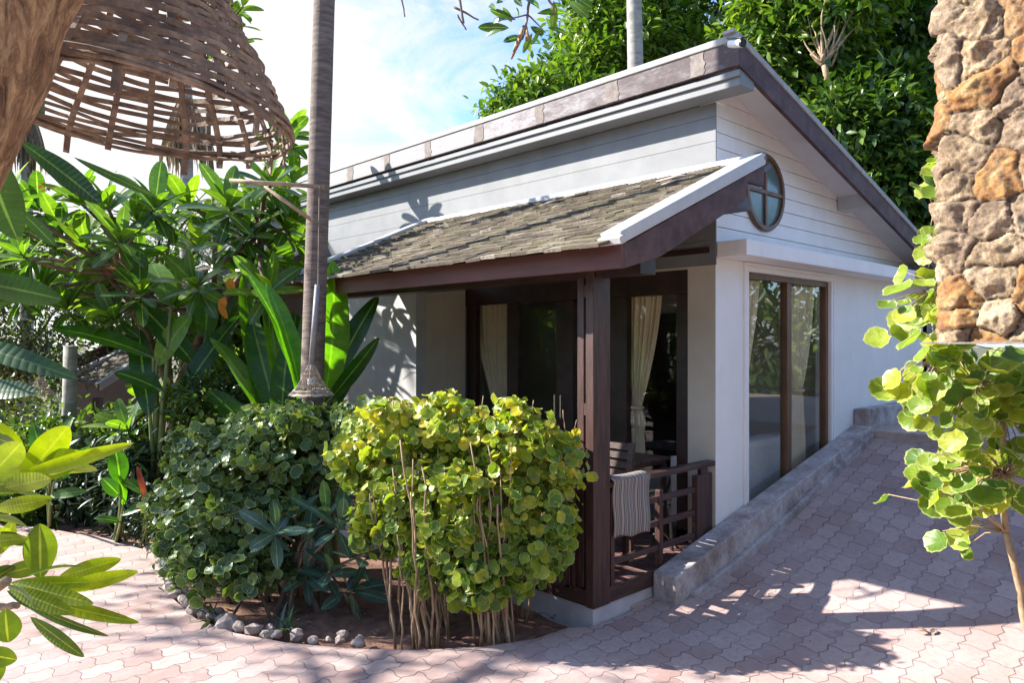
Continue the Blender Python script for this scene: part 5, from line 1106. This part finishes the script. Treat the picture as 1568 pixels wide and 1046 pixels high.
b = MB(); c = PZ(975, 925, 0)+UP*.02; b.obox(c, (.13, -.02, .004), (.012, .075, 0), (0, 0, .016)); tag(b.build('loose_brick', M['paver'], None, bevel=.006, origin=c), 'loose reddish brick lying against the plinth beside the ramp wall', 'brick')

# ------------------------------------------------------------------ added unseen trees that keep bright sky out of the glass reflections
for (x, y, h, r, lb) in [(10, -9.5, 4.2, 3, 'unseen tree beyond the stone pier, added for the glass reflections'), (15.5, -8.5, 4.5, 3.2, 'unseen tree far past the stone pier, added for the glass reflections'), (5, -10.5, 4.0, 2.9, 'unseen tree behind the viewer to the right, added for the glass reflections'), (21.5, -7.5, 4.6, 3.3, 'unseen second last tree to the right, added for the glass reflections'), (27.5, -6, 4.6, 3.4, 'unseen last tree to the right, added for the glass reflections'),
      (-9.5, -3.5, 3.9, 2.9, 'unseen tree straight behind the viewer, added for the glass reflections'), (-11, 1.5, 3.9, 2.9, 'unseen tree behind the viewer on the left, added for the glass reflections'), (-13, 6.5, 3.2, 2.7, 'unseen low tree outside the garden at the left, added for the glass reflections'), (-14, 12, 3.6, 2.9, 'unseen round tree outside the garden farther left, added for the glass reflections'), (-12, 17.5, 3.6, 2.9, 'unseen round tree beyond the left garden, added for the glass reflections'), (-7.5, 21, 3.8, 3, 'unseen tree far beyond the left garden, added for the glass reflections'), (-4.5, -9.5, 4, 3, 'unseen tree far behind the viewer, added for the glass reflections'), (.5, -11, 4, 3, 'unseen tree behind the viewer across the paving, added for the glass reflections')]:
    cs = [((x, y, h), (r, r, r*.75)), ((x+r*.5, y+.4, 1.6), (r*.9, r*.9, 1.7)), ((x-r*.6, y-.3, 1.5), (r*.9, r*.9, 1.6))]
    tree('added_reflection_tree', (x, y, 0), cs, 520, 7, .40, .3, Lf['tree'], M['bark'], lb, tr=.14, group='unseen trees added for the glass reflections', surf=.5)

q = []
while len(q) < 260:
    u, vv = random.uniform(235, 880), random.uniform(880, 992); p = PZ(u, vv, -.035)
    if vv < 975-abs(u-600)*.06: q.append(tuple(p+UP*random.uniform(.0, .02)))
while len(q) < 420:
    p = PZ(random.uniform(100, 900), random.uniform(815, 900), -.02); q.append(tuple(p))
n = len(q); dd = rdir(n); dd[:, 2] *= .15
tag(scatter('leaf_litter', TS, q, dd, np.tile([0, 0, 1.], (n, 1))+rdir(n)*.3, rng.uniform(.02, .06, n), Lf['dead']), kind='stuff')
q = []
for _ in range(150):
    p = PZ(random.uniform(100, 1568), random.uniform(830, 1040)**1, 0); z_ = ramph(p.x) if p.y < 3.1 else 0
    if p.y > 3.0 and not (random.random() < .3 and p.x < 2.5): continue
    q.append((p.x, p.y, z_+.006))
n = len(q); dd = rdir(n); dd[:, 2] *= .1
tag(scatter('path_litter', TT, q, dd, np.tile([0, 0, 1.], (n, 1)), rng.uniform(.008, .026, n), Lf['dead']), kind='stuff')
